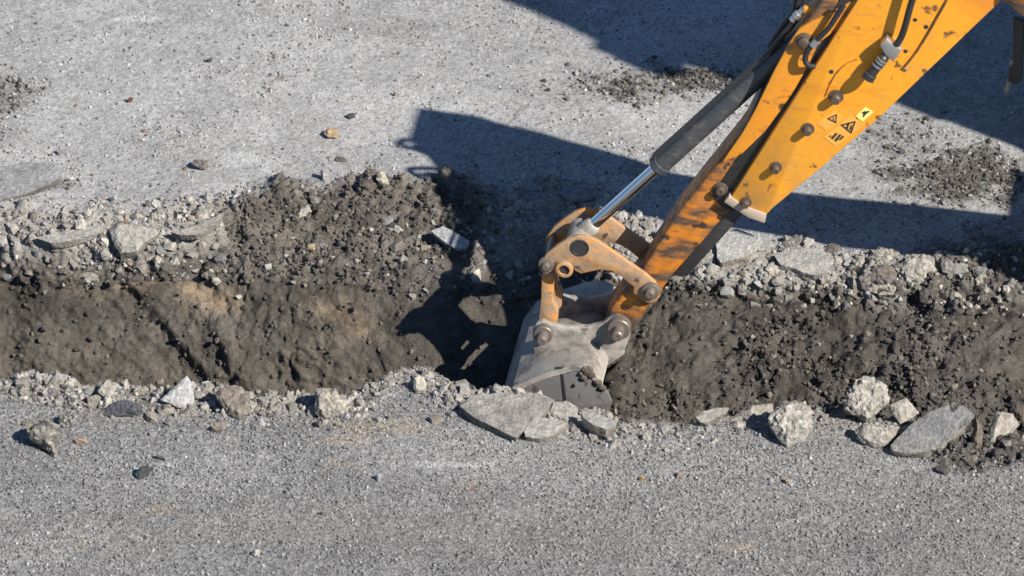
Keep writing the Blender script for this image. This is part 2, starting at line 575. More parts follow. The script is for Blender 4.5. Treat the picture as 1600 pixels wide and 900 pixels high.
def blob(cx, cy, rx, ry, soft=0.5, nz=0.5, seed=0, z=0.0, scale=8):
    """a patch measured in the photograph, laid on the ground with a ragged edge"""
    c = G(cx, cy, z)
    ax = rx / PXM
    ay = ry / PXM / math.sin(PITCH)
    rel = P - np.array(c)
    a = (rel[:, 0] * ER.x + rel[:, 1] * ER.y) / ax
    b = (rel[:, 0] * EF.x + rel[:, 1] * EF.y) / ay
    d = np.sqrt(a * a + b * b)
    hit = d < 2.2
    out = np.zeros(len(P))
    if hit.any():
        dn = d[hit] + nz * fbm(P[hit], scale, 4, seed)
        out[hit] = 1 - sstep(1 - soft, 1 + soft, dn)
    return out

mound = np.maximum.reduce([blob(470, 345, 120, 52, 0.35, 0.5, 50), blob(600, 325, 130, 48, 0.35, 0.5, 51),
                           blob(400, 350, 50, 40, 0.4, 0.5, 52), blob(690, 345, 80, 60, 0.4, 0.5, 53), blob(520, 400, 210, 60, 0.5, 0.5, 54)]) * (seg >= 5)
dirt_far = np.maximum.reduce([blob(970, 138, 28, 14, 0.5, 0.9, 60, scale=22), blob(1085, 124, 52, 16, 0.7, 1.2, 61, scale=22),
                              blob(1500, 275, 95, 42, 0.6, 0.9, 62, scale=14), 0.5 * blob(1020, 130, 120, 26, 0.8, 1.2, 63, scale=20),
                              0.4 * blob(1400, 205, 60, 25, 0.8, 1.2, 64, scale=20), 0.6 * blob(1560, 400, 60, 40, 0.6, 0.8, 65),
                              0.45 * blob(10, 150, 40, 40, 0.8, 1.0, 66), 0.5 * blob(85, 285, 24, 10, 0.5, 0.6, 67, scale=16),
                              0.5 * blob(45, 274, 12, 6, 0.5, 0.6, 68, scale=16)]) * far
w_soil = np.maximum(w_soil, mound)
w_rub = np.maximum(w_rub, mound)
w_soil = np.maximum(w_soil, 0.85 * np.maximum(blob(1520, 440, 130, 50, 0.6, 0.9, 73), blob(1385, 430, 50, 24, 0.6, 0.9, 74)) * (seg >= 5))
soil_right_near = blob(1540, 705, 90, 26, 0.4, 0.7, 70) * near
w_soil = np.maximum(w_soil, soil_right_near)

# displacement
disp = np.zeros(len(P))
big = fbm(P, 1.1, 3, 1)
disp += 0.012 * big * (near + far) + 0.006 * fbm(P, 5, 3, 2) * (near + far)
l1, e1, id1 = lumps(P, 78, 3)
l2, e2, id2 = lumps(P, 26, 8)
l3, e3, id3 = lumps(P, 12, 9)
f30 = fbm(P, 30, 4, 20)
f90 = fbm(P, 90, 2, 21)
smooth_far = far * (1 - w_rub)
disp += smooth_far * (0.0009 * f90 + 0.0016 * np.clip(id1 - 0.72, 0, 1) * l1 * 4)
coarse_near = near * (1 - 0.55 * np.maximum(blob(720, 715, 230, 38, 0.7, 0.6, 71), 0.7 * blob(560, 835, 420, 22, 0.8, 0.8, 72)))
disp += coarse_near * (0.0030 * l1 * (0.35 + id1) + 0.0014 * f90 + 0.003 * l2 * np.clip(id2 - 0.8, 0, 1) * 2)
rub = np.maximum(w_rub, w_rubn)
disp += rub * (1 - 0.5 * mound) * (0.020 * l2 * np.clip(id2 - 0.55, 0, 1) * 2 + 0.007 * l1 * id1 + 0.018 * f30 + 0.03 * fbm(P, 11, 4, 35) + 0.03 * l3 * np.clip(id3 - 0.6, 0, 1))
loose = w_soil * np.maximum(np.maximum(fillv, mound), soil_right_near)
firm = w_soil * (1 - np.maximum(np.maximum(fillv, mound), soil_right_near))
calm = 1 - 0.65 * np.maximum(blob(730, 470, 120, 90, 0.5, 0.2, 57, z=-.1), blob(690, 540, 110, 60, 0.5, .2, 58, z=-.2)) * ((seg >= 3) & (seg <= 5))
d9_ = fbm(P, 17.0, 4, 146)
patch = sstep(-0.12, 0.25, fbm(P, 3.4, 4, 38) + 0.22 * (1 - sstep(0.15, 0.75, X)) - 0.25 * sstep(0.05, 0.30, Y) + 0.02)
lump_on = np.where(mound > 0.3, 1.0, 0.30 + 0.70 * patch)
disp += loose * (1 - mound) * (0.012 * d9_ + 0.010 * f30 + 0.006 * f90)
disp += loose * (1 - 0.5 * mound) * lump_on * (0.020 * l2 * np.clip(id2 - 0.4, 0, 1) * 1.6 + 0.055 * l3 * np.clip(id3 - 0.35, 0, 1) + 0.007 * l1 * id1 + 0.030 * f30 + 0.05 * fbm(P, 14, 4, 36)) + loose * 0.085 * fbm(P, 3.6, 4, 23)
stretchP = P * np.array([1.0, 1.0, 0.8])
frac_on = sstep(-0.15, 0.3, fbm(P, 3.0, 3, 39))
ang = math.radians(35)
DP = np.stack([(P[:, 0] * math.cos(ang) - P[:, 2] * math.sin(ang)) * 0.45, P[:, 1], (P[:, 0] * math.sin(ang) + P[:, 2] * math.cos(ang)) * 1.9], 1)
d5 = fbm(DP, 5.0, 5, 141)
d9 = fbm(DP, 15.0, 4, 142)
crk = 1 - sstep(0.0, 0.045, np.abs(fbm(DP, 2.6, 5, 143)))
crk2 = 1 - sstep(0.0, 0.06, np.abs(fbm(P, 4.2, 5, 144)))
disp -= firm * (0.020 * crk * sstep(-.05, .2, fbm(P, 2.2, 2, 145)) + 0.012 * crk2 * frac_on + 0.006 * frac_on * (1 - sstep(0.0, 0.2, e3)))
disp += firm * (0.020 * d5 + 0.012 * d9 + 0.015 * f30 + 0.008 * f90 + 0.012 * l2 * np.clip(id2 - 0.82, 0, 1) * 4 + 0.06 * fbm(P, 1.6, 2, 27))
disp = np.where((seg >= 3) & (seg <= 5), disp * calm, disp)
disp += mound * (0.02 + 0.025 * fbm(P, 6, 3, 26))
# the bank's buttresses: the right side of the slanting line stands out from the left
t_line = (PX - 200) / 100.0 - (PY - 452) / 118.0
wall = ((seg == 4) & (X < 0.1)).astype(float)
disp += wall * 0.034 * sstep(-0.05, 0.16, t_line + 0.06 * fbm(P, 12, 3, 28)) * (1 - sstep(0.65, 1.3, t_line + 0.1 * fbm(P, 10, 3, 29)))
disp += wall * 0.05 * sstep(-0.05, 0.40, (PX - 312) / 60.0 - 0.6 * (PY - 470) / 100.0 + 0.1 * fbm(P, 9, 3, 30)) * sstep(470, 560, PY)
disp += ((seg == 2).astype(float)) * 0.02 * fbm(P, 9, 4, 31)
# joints and hairline cracks of the old paving
cr = np.abs(fbm(P * np.array([1.6, .55, 0]) , 1.3, 5, 133))
crack = (1 - sstep(0.004, 0.016, cr)) * smooth_far * sstep(0.0, 0.2, fbm(P, 1.3, 2, 34))
disp -= 0.002 * crack
# a broken plate of paving at the near edge beside the bucket
slope_clip = np.abs(X) > 2.2
fade = 1 - sstep(3.2, 6.0, np.abs(X)) 
disp *= np.maximum(fade, 0.25)
Pd = P + Nn * disp[:, None]

# zone colours (what the ground itself is made of)
def mixc(c, w, col):
    return c * (1 - w[:, None]) + np.asarray(col)[None, :] * w[:, None]
var = fbm(P, 2.4, 4, 80)[:, None]
var2 = fbm(P, 16, 4, 81)[:, None]
C = np.tile(np.array([0.30, 0.292, 0.282]), (len(P), 1))
C = mixc(C, near, (0.202, 0.196, 0.189))
C *= 1 + 0.16 * var + 0.13 * var2
C *= 1 + 0.13 * fbm(P * np.array([.5, 2.6, 1]), 1.3, 4, 93)[:, None] + 0.10 * fbm(P, 0.8, 3, 94)[:, None] + 0.10 * fbm(P, 45, 3, 95)[:, None]
C = mixc(C, far * 0.5 * sstep(0.12, 0.4, fbm(P * np.array([.8, 1.5, 1]), 1.5, 5, 96)), (0.36, 0.352, 0.34))
C = mixc(C, far * 0.4 * sstep(0.15, 0.45, fbm(P, 2.1, 5, 97)), (0.21, 0.20, 0.19))
C = mixc(C, near * 0.4 * sstep(0.12, 0.4, fbm(P * np.array([.7, 1.6, 1]), 1.7, 5, 98)), (0.245, 0.235, 0.22))
C = mixc(C, near * 0.35 * sstep(0.15, 0.4, fbm(P, 1.4, 5, 99)), (0.145, 0.14, 0.138))
C = mixc(C, 0.55 * near * np.maximum(blob(730, 705, 220, 40, 0.7, 0.7, 82), 0.7 * blob(1000, 720, 300, 50, 0.8, 0.7, 83)), (0.27, 0.262, 0.25))
C = mixc(C, 0.4 * near * blob(600, 830, 500, 26, 0.8, 0.9, 84), (0.215, 0.20, 0.18))
for (bx, by, rx, ry, col, s) in ((215, 32, 30, 5, (.55, .54, .52), 1), (250, 70, 8, 4, (.5, .5, .48), 2), (275, 65, 6, 2, (.5, .5, .48), 3),
                                 (380, 250, 34, 12, (.46, .45, .43), 4), (700, 726, 70, 4, (.45, .44, .42), 5), (265, 727, 14, 3, (.5, .5, .48), 6),
                                 (300, 758, 40, 3, (.36, .35, .33), 7), (735, 759, 13, 7, (.22, .13, .09), 8), (1155, 857, 30, 8, (.30, .24, .19), 9),
                                 (255, 798, 22, 8, (.25, .20, .15), 10), (535, 727, 22, 6, (.25, .20, .15), 11), (540, 690, 40, 9, (.33, .26, .19), 12),
                                 (590, 668, 70, 12, (.30, .24, .18), 13), (120, 855, 10, 5, (.30, .25, .17), 14), (1140, 385, 34, 20, (.40, .38, .35), 15),
                                 (1000, 690, 260, 20, (.225, .22, .212), 16)):
    C = mixc(C, 0.5 * blob(bx, by, rx, ry, 0.5, 0.8, 100 + s, scale=14) * (near + far), col)
C = mixc(C, rub * 0.8, (0.205, 0.185, 0.16))
C = mixc(C, w_rubn * 0.85 * sstep(-.3, .3, fbm(P, 3, 3, 90)), (0.205, 0.185, 0.158))
stone_pick = (np.clip((id2 - 0.62) * 5, 0, 1) * np.clip(e2 * 5, 0, 1))
C = mixc(C, rub * stone_pick * (1 - 0.7 * mound) * 0.5, (0.31, 0.295, 0.265))
C = mixc(C, rub * np.clip((0.2 - id2) * 5, 0, 1) * 0.3, (0.13, 0.12, 0.11))
soilc = np.tile(np.array([0.100, 0.087, 0.073]), (len(P), 1))
soilc = mixc(soilc, fillv, (0.082, 0.074, 0.066))
tan = np.exp(-((Z + 0.195 + 0.09 * fbm(P, 3, 4, 85)) / 0.035) ** 2) * wall * sstep(-0.12, 0.35, fbm(P, 3.5, 4, 86) + 0.08)
soilc = mixc(soilc, np.clip(tan, 0, 1) * 0.95, (0.25, 0.19, 0.13))
warm = wall * sstep(0.0, 0.4, fbm(P, 3.2, 4, 87)) * 0.6
soilc = mixc(soilc, warm, (0.142, 0.118, 0.092))
rfill = fillv * np.maximum(sstep(0.05, 0.45, fbm(P, 3.0, 3, 88)) * 0.6, 0.4 * (1 - patch))
soilc = mixc(soilc, rfill, (0.098, 0.084, 0.069))
soilc = mixc(soilc, mound * 0.7, (0.120, 0.105, 0.089))
soilc *= (1 + 0.22 * d5 - 0.25 * crk)[:, None]
soilc *= (0.80 + 0.38 * fbm(P, 18, 4, 89)[:, None] + 0.28 * fbm(P, 5, 3, 92)[:, None] + 0.15 * (id2 - 0.5)[:, None])
cl = w_soil
C = C * (1 - cl[:, None]) + soilc * cl[:, None]
C = mixc(C, np.clip(1.1 * dirt_far, 0, .92), (0.062, 0.055, 0.048))
darkspec = smooth_far * sstep(0.15, 0.5, fbm(P, 1.6, 3, 91)) * np.clip((id2 - 0.8) * 8, 0, 1) * l2
C = mixc(C, 0.5 * darkspec, (0.12, 0.11, 0.10))
C = mixc(C, smooth_far * np.clip((id1 - 0.90) * 20, 0, 1) * 0.5, (0.12, 0.11, 0.10))
C = mixc(C, smooth_far * np.clip((0.12 - id1) * 20, 0, 1) * 0.5, (0.42, 0.41, 0.39))
C = mixc(C, crack * 0.35, (0.08, 0.075, 0.07))
C = mixc(C, near * np.clip((id1 - 0.90) * 12, 0, 1) * 0.4, (0.30, 0.295, 0.29))
C = mixc(C, near * np.clip((0.12 - id1) * 12, 0, 1) * 0.4, (0.085, 0.085, 0.088))
outer_w = np.maximum.reduce([sstep(1.92, 2.04, X), sstep(-2.86, -2.98, X), sstep(3.12, 3.28, Y), sstep(-2.60, -2.73, Y)])
plain = np.where(far[:, None] > .5, np.array([[.29, .283, .273]]), np.where(near[:, None] > .5, np.array([[.205, .199, .192]]), np.array([[.085, .075, .064]])))
C = C * (1 - outer_w[:, None]) + plain * outer_w[:, None]      # the coarse ground round about carries no patches
C = np.clip(C * np.array([1.0, 0.995, 0.975]), 0.02, 0.6)

def grid_part(name, r0, r1, label, mat=None):
    n = r1 - r0 + 1
    V = Pd.reshape(nr, nc, 3)[r0:r1 + 1].reshape(-1, 3).astype(np.float32)
    cc = C.reshape(nr, nc, 3)[r0:r1 + 1].reshape(-1, 3)
    i = np.arange(n - 1)[:, None] * nc + np.arange(nc - 1)[None, :]
    F = np.stack([i, i + 1, i + nc + 1, i + nc], 2).reshape(-1, 4).astype(np.int32)
    me = bpy.data.meshes.new(name)
    me.vertices.add(len(V)); me.vertices.foreach_set("co", V.reshape(-1))
    me.loops.add(F.size); me.loops.foreach_set("vertex_index", F.reshape(-1))
    me.polygons.add(len(F)); me.polygons.foreach_set("loop_start", np.arange(len(F), dtype=np.int32) * 4)
    me.polygons.foreach_set("loop_total", np.full(len(F), 4, np.int32))
    me.polygons.foreach_set("use_smooth", np.ones(len(F), bool))
    ca = me.color_attributes.new("Col", 'FLOAT_COLOR', 'POINT')
    ca.data.foreach_set("color", np.concatenate([cc, np.ones((len(cc), 1))], 1).astype(np.float32).reshape(-1))
    me.update(); me.validate()
    o = link_mesh(name, me, mat or M_GROUND)
    tag(o, label, "ground", kind="structure")
    return o

row_seg = np.array(seg_of)
r_a = int(np.argmax(row_seg == 2))
r_b = int(np.argmax(row_seg == 5))
grid_part("gravel_ground", 0, r_a, "grey gravel ground in front of the trench")
grid_part("trench", r_a, r_b, "dug trench with brown soil banks and loose backfill", M_SOIL)
grid_part("pavement", r_b, nr - 1, "pale broken asphalt paving beyond the trench", M_PAVE)

NZ_ = gnormals(Pd)
QX, QY, QD = to_px(Pd)
def hit(px, py, rad=5.0):
    """the ground point seen at a picture position, with its normal"""
    d2 = (QX - px) ** 2 + (QY - py) ** 2
    idx = np.nonzero(d2 < rad * rad)[0]
    if len(idx) == 0:
        idx = np.array([int(np.argmin(d2))])
    k = idx[np.argmin(QD[idx] + 0.02 * np.sqrt(d2[idx]))]
    return Pd[k].copy(), NZ_[k].copy(), k

# ------------------------------------------------------------------ stones
def ico(sub):
    bm = bmesh.new()
    bmesh.ops.create_icosphere(bm, subdivisions=sub, radius=1.0)
    V = np.array([v.co[:] for v in bm.verts])
    F = np.array([[v.index for v in f.verts] for f in bm.faces])
    bm.free()
    return V, F
ICO = {k: ico(k) for k in (1, 2, 3, 4, 5)}

def rock_verts(seed, dims, sub=3, cuts=9, rough=0.05, keep=0.62, pebbly=0.0, top=None):
    r = np.random.default_rng(seed)
    V = ICO[sub][0].copy()
    for i in range(cuts):
        n = r.normal(size=3); n /= np.linalg.norm(n)
        d = r.uniform(keep - 0.12, keep + 0.16)
        s = V @ n
        over = s > d
        V[over] -= np.outer(s[over] - d, n)
    if top is not None:
        for sg in (1, -1):
            s = V[:, 2] * sg
            o = s > top
            V[o, 2] = sg * top
        V[:, 2] /= top
    off = r.uniform(0, 50)
    V = V * np.array(dims) * 0.5 / max(0.5, keep + 0.12)
    m = max(dims)
    nn = V / (np.linalg.norm(V, axis=1, keepdims=True) + 1e-9)
    h = rough * m * (fbm(V + off, 3.0 / m, 5, seed % 97) + 0.35 * fbm(V + off, 11.0 / m, 3, seed % 89))
    cid = np.full(len(V), 0.5)
    if pebbly > 0:
        l, e, cid = lumps(V + off, 9.0 / m, seed % 83)
        upm = sstep(-0.2, 0.5, nn[:, 2] + 0.4 * fbm(V + off, 3.0 / m, 2, seed % 71))
        h = h + pebbly * m * (l * (0.3 + cid) - 0.3) * upm
    V = V + nn * h[:, None]
    return V, cid, fbm(V + off, 4.0 / m, 4, seed % 61)

def rock_mesh(name, seed, dims, col, sub=3, cuts=9, rough=0.05, keep=0.62, pebbly=0.0, col2=None, top=None, side=None):
    V, cid, nz = rock_verts(seed, dims, sub, cuts, rough, keep, pebbly, top)
    F = ICO[sub][1]
    me = bpy.data.meshes.new(name)
    me.from_pydata(V.tolist(), [], F.tolist())
    cc = np.tile(np.array(col), (len(V), 1)) * (1 + 0.35 * nz)[:, None]
    if pebbly > 0:
        k = np.clip((cid - 0.45) * 4, 0, 1) * 0.85
        cc = cc * (1 - k[:, None]) + np.array(col2 or (0.36, 0.33, 0.28))[None, :] * k[:, None]
    if side is not None:
        w = (np.abs(V[:, 2]) < 0.42 * dims[2]).astype(float) * sstep(-0.3, 0.2, nz + 0.2)
        cc = cc * (1 - w[:, None]) + np.array(side)[None, :] * w[:, None]
    ca = me.color_attributes.new("Col", 'FLOAT_COLOR', 'POINT')
    ca.data.foreach_set("color", np.concatenate([np.clip(cc, 0.015, .7), np.ones((len(V), 1))], 1).astype(np.float32).reshape(-1))
    if sub >= 4 or pebbly > 0:
        me.polygons.foreach_set("use_smooth", [True] * len(me.polygons))
        me.set_sharp_from_angle(angle=math.radians(35))
    me.materials.append(M_ROCK)
    return me

GREY, PALE, TAN, DARK, BROWN, BLUE = (0.22, 0.212, 0.20), (0.40, 0.385, 0.36), (0.34, 0.285, 0.215), (0.075, 0.072, 0.07), (0.125, 0.10, 0.078), (0.15, 0.155, 0.165)

def finish_rock(name, bm, seed, size, col, rough, pebbly=0.0, col2=None, side=None, up=None, cuts=3, nick=0.0):
    """roughen an angular solid, colour it, return its mesh (local coordinates)"""
    bmesh.ops.triangulate(bm, faces=bm.faces[:])
    bmesh.ops.recalc_face_normals(bm, faces=bm.faces)
    fl = bm.faces.layers.int.new("top")
    if up is not None:
        for f in bm.faces:
            f[fl] = 1 if f.normal.dot(up) > 0.8 else 0
    target = size / 16.0
    for _ in range(cuts):
        es = [e for e in bm.edges if e.calc_length() > target]
        if not es:
            break
        bmesh.ops.subdivide_edges(bm, edges=es, cuts=1)
        bmesh.ops.triangulate(bm, faces=[f for f in bm.faces if len(f.verts) > 3])
    bmesh.ops.smooth_vert(bm, verts=bm.verts[:], factor=0.15, use_axis_x=True, use_axis_y=True, use_axis_z=True)
    bm.normal_update()
    V = np.array([v.co[:] for v in bm.verts]); N = np.array([v.normal[:] for v in bm.verts])
    topv = np.array([max((f[fl] for f in v.link_faces), default=0) for v in bm.verts], float)
    off = (seed * 3.17) % 50
    n1 = fbm(V + off, 3.2 / size, 4, seed % 97); n2 = fbm(V + off, 13.0 / size, 3, seed % 89)
    h = rough * size * (0.8 * n1 + 0.75 * n2)
    if side is not None:
        h = h * (0.35 + 0.65 * (1 - topv))
    l, e, cid = lumps(V + off, 11.0 / size, seed % 83)
    if pebbly > 0:
        m = sstep(-0.25, 0.35, N[:, 2] + 0.5 * n1)
        h = h + pebbly * size * (l * (0.3 + cid) - 0.35) * m
    if nick > 0:
        h = h - nick * size * np.clip(cid - 0.80, 0, 1) * 5 * l * topv
    V = V + N * h[:, None]
    cc = np.tile(np.array(col), (len(V), 1))
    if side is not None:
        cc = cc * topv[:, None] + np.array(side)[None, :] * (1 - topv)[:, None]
    cc = cc * (1 + 0.30 * n1 + 0.25 * n2)[:, None]
    if pebbly > 0:
        k = np.clip((cid - 0.45) * 4, 0, 1) * 0.85 * sstep(-0.25, 0.35, N[:, 2] + 0.5 * n1)
        cc = cc * (1 - k[:, None]) + np.array(col2 or (0.36, 0.33, 0.28))[None, :] * k[:, None]
    if nick > 0:
        k = np.clip(cid - 0.80, 0, 1) * 5 * topv * 0.6
        cc = cc * (1 - k[:, None]) + np.array((.06, .058, .055))[None, :] * k[:, None]
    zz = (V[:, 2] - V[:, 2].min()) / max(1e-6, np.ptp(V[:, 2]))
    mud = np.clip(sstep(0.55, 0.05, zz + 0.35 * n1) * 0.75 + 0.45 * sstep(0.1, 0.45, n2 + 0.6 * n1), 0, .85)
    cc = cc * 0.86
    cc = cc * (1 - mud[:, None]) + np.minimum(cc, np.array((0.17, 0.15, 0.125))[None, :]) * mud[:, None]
    for v, co in zip(bm.verts, V):
        v.co = co
    me = bpy.data.meshes.new(name)
    bm.to_mesh(me); bm.free()
    ca = me.color_attributes.new("Col", 'FLOAT_COLOR', 'POINT')
    ca.data.foreach_set("color", np.concatenate([np.clip(cc, .015, .7), np.ones((len(V), 1))], 1).astype(np.float32).reshape(-1))
    me.polygons.foreach_set("use_smooth", [True] * len(me.polygons))
    me.set_sharp_from_angle(angle=math.radians(28))
    me.materials.append(M_ROCK)
    return me

def hull_bm(seed, dims, n=13, flat=False):
    r = np.random.default_rng(seed)
    bm = bmesh.new()
    if flat:
        k = 7
        ang = np.sort(r.uniform(0, 2 * np.pi / k * 0.7, k) + np.arange(k) * 2 * np.pi / k)
        rad = r.uniform(0.72, 1.05, k)
        for z, sc in ((0.5, 1.0), (-0.5, 0.86)):
            for a_, q in zip(ang, rad):
                s_ = sc * r.uniform(.93, 1.05)
                bm.verts.new((math.cos(a_) * q * s_ * dims[0] * .55, math.sin(a_) * q * s_ * dims[1] * .55, (z + r.uniform(-.06, .06)) * dims[2]))
    else:
        v = r.normal(size=(n, 3)); v /= np.linalg.norm(v, axis=1, keepdims=True)
        v = v / np.maximum(np.abs(v).max(1, keepdims=True), 1e-6) ** 0.55
        v *= r.uniform(.8, 1.0, (n, 1))
        v = v / np.abs(v).max(0) * 0.5
        for p in v * np.array(dims):
            bm.verts.new(p)
    res = bmesh.ops.convex_hull(bm, input=bm.verts[:])
    dead = [v for v in bm.verts if not v.link_faces]
    bmesh.ops.delete(bm, geom=dead, context='VERTS')
    return bm

def place_rock(name, label, cat, px, py, w, h, col, seed, kind="chunk", rot=(0, 0, 0), sink=0.25, depth=None, pebbly=0.0, col2=None, side=None):
    """a stone measured in the photograph: px, py is the middle of its foot, w and h its size there in pixels"""
    p, n, _ = hit(px, py)
    wm = w / PXM
    if kind == "slab":                                     # flat piece lying down: h is mostly depth
        dims = (wm, (depth or h * 1.5) / PXM, max(0.03, 0.25 * h / PXM))
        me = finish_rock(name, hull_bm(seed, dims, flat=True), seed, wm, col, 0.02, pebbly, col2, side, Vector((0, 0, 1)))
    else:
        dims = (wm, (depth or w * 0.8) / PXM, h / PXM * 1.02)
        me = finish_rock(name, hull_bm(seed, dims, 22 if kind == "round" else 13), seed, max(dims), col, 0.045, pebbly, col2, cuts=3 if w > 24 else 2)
    o = bpy.data.objects.new(name, me)
    COL.objects.link(o)
    o.rotation_euler = tuple(math.radians(a) for a in rot)
    o.location = (p[0], p[1], p[2] + dims[2] * (0.5 - sink))
    tag(o, label, cat)
    return o

def outline_rock(name, label, cat, pts, col, seed, normal=(0, -.6, .8), front=0.0, fscale=.6, back=.3, bscale=.85, lift=0.0, rough=.03,
                 pebbly=0.0, col2=None, side=None, foot=None, nick=0.0):
    """a broken piece whose face outline was measured in the photograph; the face leans as `normal` says, and the piece has real depth behind it"""
    nrm = Vector(normal).normalized()
    fx, fy = foot or max(pts, key=lambda q: q[1])
    f, _, _ = hit(fx, fy)
    anchor = Vector(f) + Vector((0, 0, lift))
    ring = []
    for x, y in pts:
        d = ray(x, y)
        ring.append(CAM + d * ((anchor - CAM).dot(nrm) / d.dot(nrm)))
    c = sum(ring, Vector()) / len(ring)
    size = max((a - b).length for a in ring for b in ring)
    r = random.Random(seed)
    def rg(sc, dist):
        return [c + (p - c) * sc * r.uniform(.92, 1.06) + nrm * dist * r.uniform(.85, 1.15) for p in ring]
    rings = []
    if front > 0:
        rings.append(rg(fscale, front * size))
    rings.append(ring)
    rings.append(rg(bscale, -back * size))
    bm = bmesh.new()
    vr = [[bm.verts.new(p - c) for p in q] for q in rings]
    n = len(ring)
    for k in range(len(vr) - 1):
        for i in range(n):
            j = (i + 1) % n
            bm.faces.new((vr[k][i], vr[k][j], vr[k + 1][j], vr[k + 1][i]))
    bm.faces.new(vr[0][::-1]); bm.faces.new(vr[-1])
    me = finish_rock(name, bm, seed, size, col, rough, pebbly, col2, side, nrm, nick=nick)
    o = bpy.data.objects.new(name, me)
    COL.objects.link(o)
    o.location = c
    tag(o, label, cat)
    return o

# ------------------------------------------------------------------ the digging machine
root = bpy.data.objects.new("excavator", None)
COL.objects.link(root)
root.location = (0, 0, 0)
tag(root, "yellow excavator arm reaching down into the trench with a dusty grey bucket", "excavator")

def poly(pxs, y):
    return [A(x, z, y) for x, z in pxs]
def at(px, py, y):
    x, z = A(px, py, y)
    return Vector((x, y, z))

# outer dipper: the wide yellow box of the arm
YO = 0.125
outer_px = [(1137, 316), (1340, 0), (1350, -12), (1518, -228), (1600, -205), (1650, -130),
            (1561, 5), (1524, 40), (1441, 120), (1367, 191), (1329, 222), (1284, 262), (1249, 291), (1207, 326), (1194, 340)]
outer = poly(outer_px, -YO)
bm = bmesh.new()
prism(bm, outer, -YO, YO, 0.006, 2)
dipper = from_bm("dipper_arm", bm, M_YEL, root, True)
# collar at its lower end
bm = bmesh.new()
prism(bm, poly([(1131, 316), (1139, 306), (1162, 322), (1197, 335), (1195, 349), (1170, 341)], -YO - 0.006), -YO - 0.006, YO + 0.006, 0.003, 2)
from_bm("end_collar", bm, worn_material("bare_collar_steel", (0.42, 0.33, 0.25), (0.50, 0.24, 0.05), (0.40, 0.32, 0.25), wear=0.4, grime=0.5, scale=16), dipper, True)

# inner dipper: slides out of the outer one and carries the bucket
YI = 0.088
inner_px = [(1285, -4), (1241, 62), (1205, 125), (1158, 207), (1050, 343), (1006, 416), (980, 446), (952, 484), (943, 508), (950, 528),
            (966, 538), (984, 526), (1008, 490), (1040, 446), (1068, 414), (1155, 334), (1300, 160), (1370, -4)]
bm = bmesh.new()
prism(bm, poly(inner_px, -YI), -YI, YI, 0.018, 3)
inner = from_bm("inner_dipper", bm, M_YELW, root, True)
bm = bmesh.new()
prism(bm, poly([(1213, 112), (1205, 118), (1188, 150), (1160, 205), (1128, 250), (1133, 250), (1166, 204), (1196, 152)], -YI + .004), -YI + .002, YI - .002, .002)
from_bm("edge_guard", bm, M_DARK, inner, True)
# dark wear strip along its underside, widened to paint in the outer box's shadow
bm = bmesh.new()
s = poly([(1051, 431), (1132, 336), (1150, 327), (1162, 334), (1074, 432)], -YI - .003)
prism(bm, s, -YI - .003, YI - 0.012, 0.004)
from_bm("wear_shade_strip", bm, M_DARK, inner, True)
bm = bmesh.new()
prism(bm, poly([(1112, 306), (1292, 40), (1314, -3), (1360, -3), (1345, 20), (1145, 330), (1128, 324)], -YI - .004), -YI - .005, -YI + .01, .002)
from_bm("gap_shade_strip", bm, M_DARK, inner, True)  # dark strip painted in for the outer box's shadow on this face
# upper lug with the cylinder's pivot
for y0, y1 in ((-YI - 0.012, -YI + 0.012), (YI - 0.012, YI + 0.012)):
    bm = bmesh.new()
    prism(bm, poly([(1128, 254), (1160, 208), (1180, 172), (1209, 112), (1233, 68), (1249, 45), (1264, 36), (1322, 7), (1340, -2), (1330, 30), (1303, 50), (1280, 66),
                    (1262, 104), (1236, 150), (1196, 205), (1160, 240)], -YI - 0.012), y0, y1, 0.003)
    from_bm("pivot_lug", bm, M_LUG, inner, True)
bm = bmesh.new()
lathe(bm, at(1257, 62, -YI - 0.008), (0, -1, 0), [(0, .032), (.012, .032), (.014, .028), (.016, .022), (.036, .022), (.039, .018)])
from_bm("pivot_pin", bm, M_BOLT, inner, True)

# bucket cylinder
p_top, p_eye = at(1261, 50, 0.0), at(906, 370, 0.0)
axis = (p_eye - p_top)
Lc = axis.length
ax = axis.normalized()
bm = bmesh.new()
R = 0.040
lathe(bm, p_top, ax, [(-.03, .03), (.0, .036), (.03, R), (.655 * Lc - .03, R), (.655 * Lc - .028, R + .004), (.655 * Lc - .004, R + .004),
                      (.655 * Lc, R - .004), (.655 * Lc + .008, R * .72)], 32)
cylo = from_bm("bucket_cylinder", bm, M_BARREL, root, True)
bm = bmesh.new()
lathe(bm, p_top + ax * (.63 * Lc), ax, [(0, .0225), (.37 * Lc - .05, .0225)], 28)
from_bm("piston_rod", bm, M_CHROME, cylo, True)
bm = bmesh.new()
lathe(bm, p_eye - ax * .085, ax, [(0, .026), (.01, .034), (.05, .040)], 24)
cyl(bm, p_eye + Vector((0, -.062, 0)), p_eye + Vector((0, .062, 0)), .048, seg=28)
from_bm("rod_eye", bm, M_STEEL, cylo, True)
side = ax.cross(Vector((0, 1, 0))).normalized()
if side.z < 0: side = -side
bm = bmesh.new()
q = [p_top + ax * t + side * d + Vector((0, -0.018, 0)) for t, d in ((.08, .046), (.2, .05), (.5 * Lc, .05), (.60 * Lc, .05), (.625 * Lc, .046), (.635 * Lc, .03))]
tube(bm, q, .008, 8, 4)
from_bm("oil_pipe", bm, M_DARK, cylo, True)
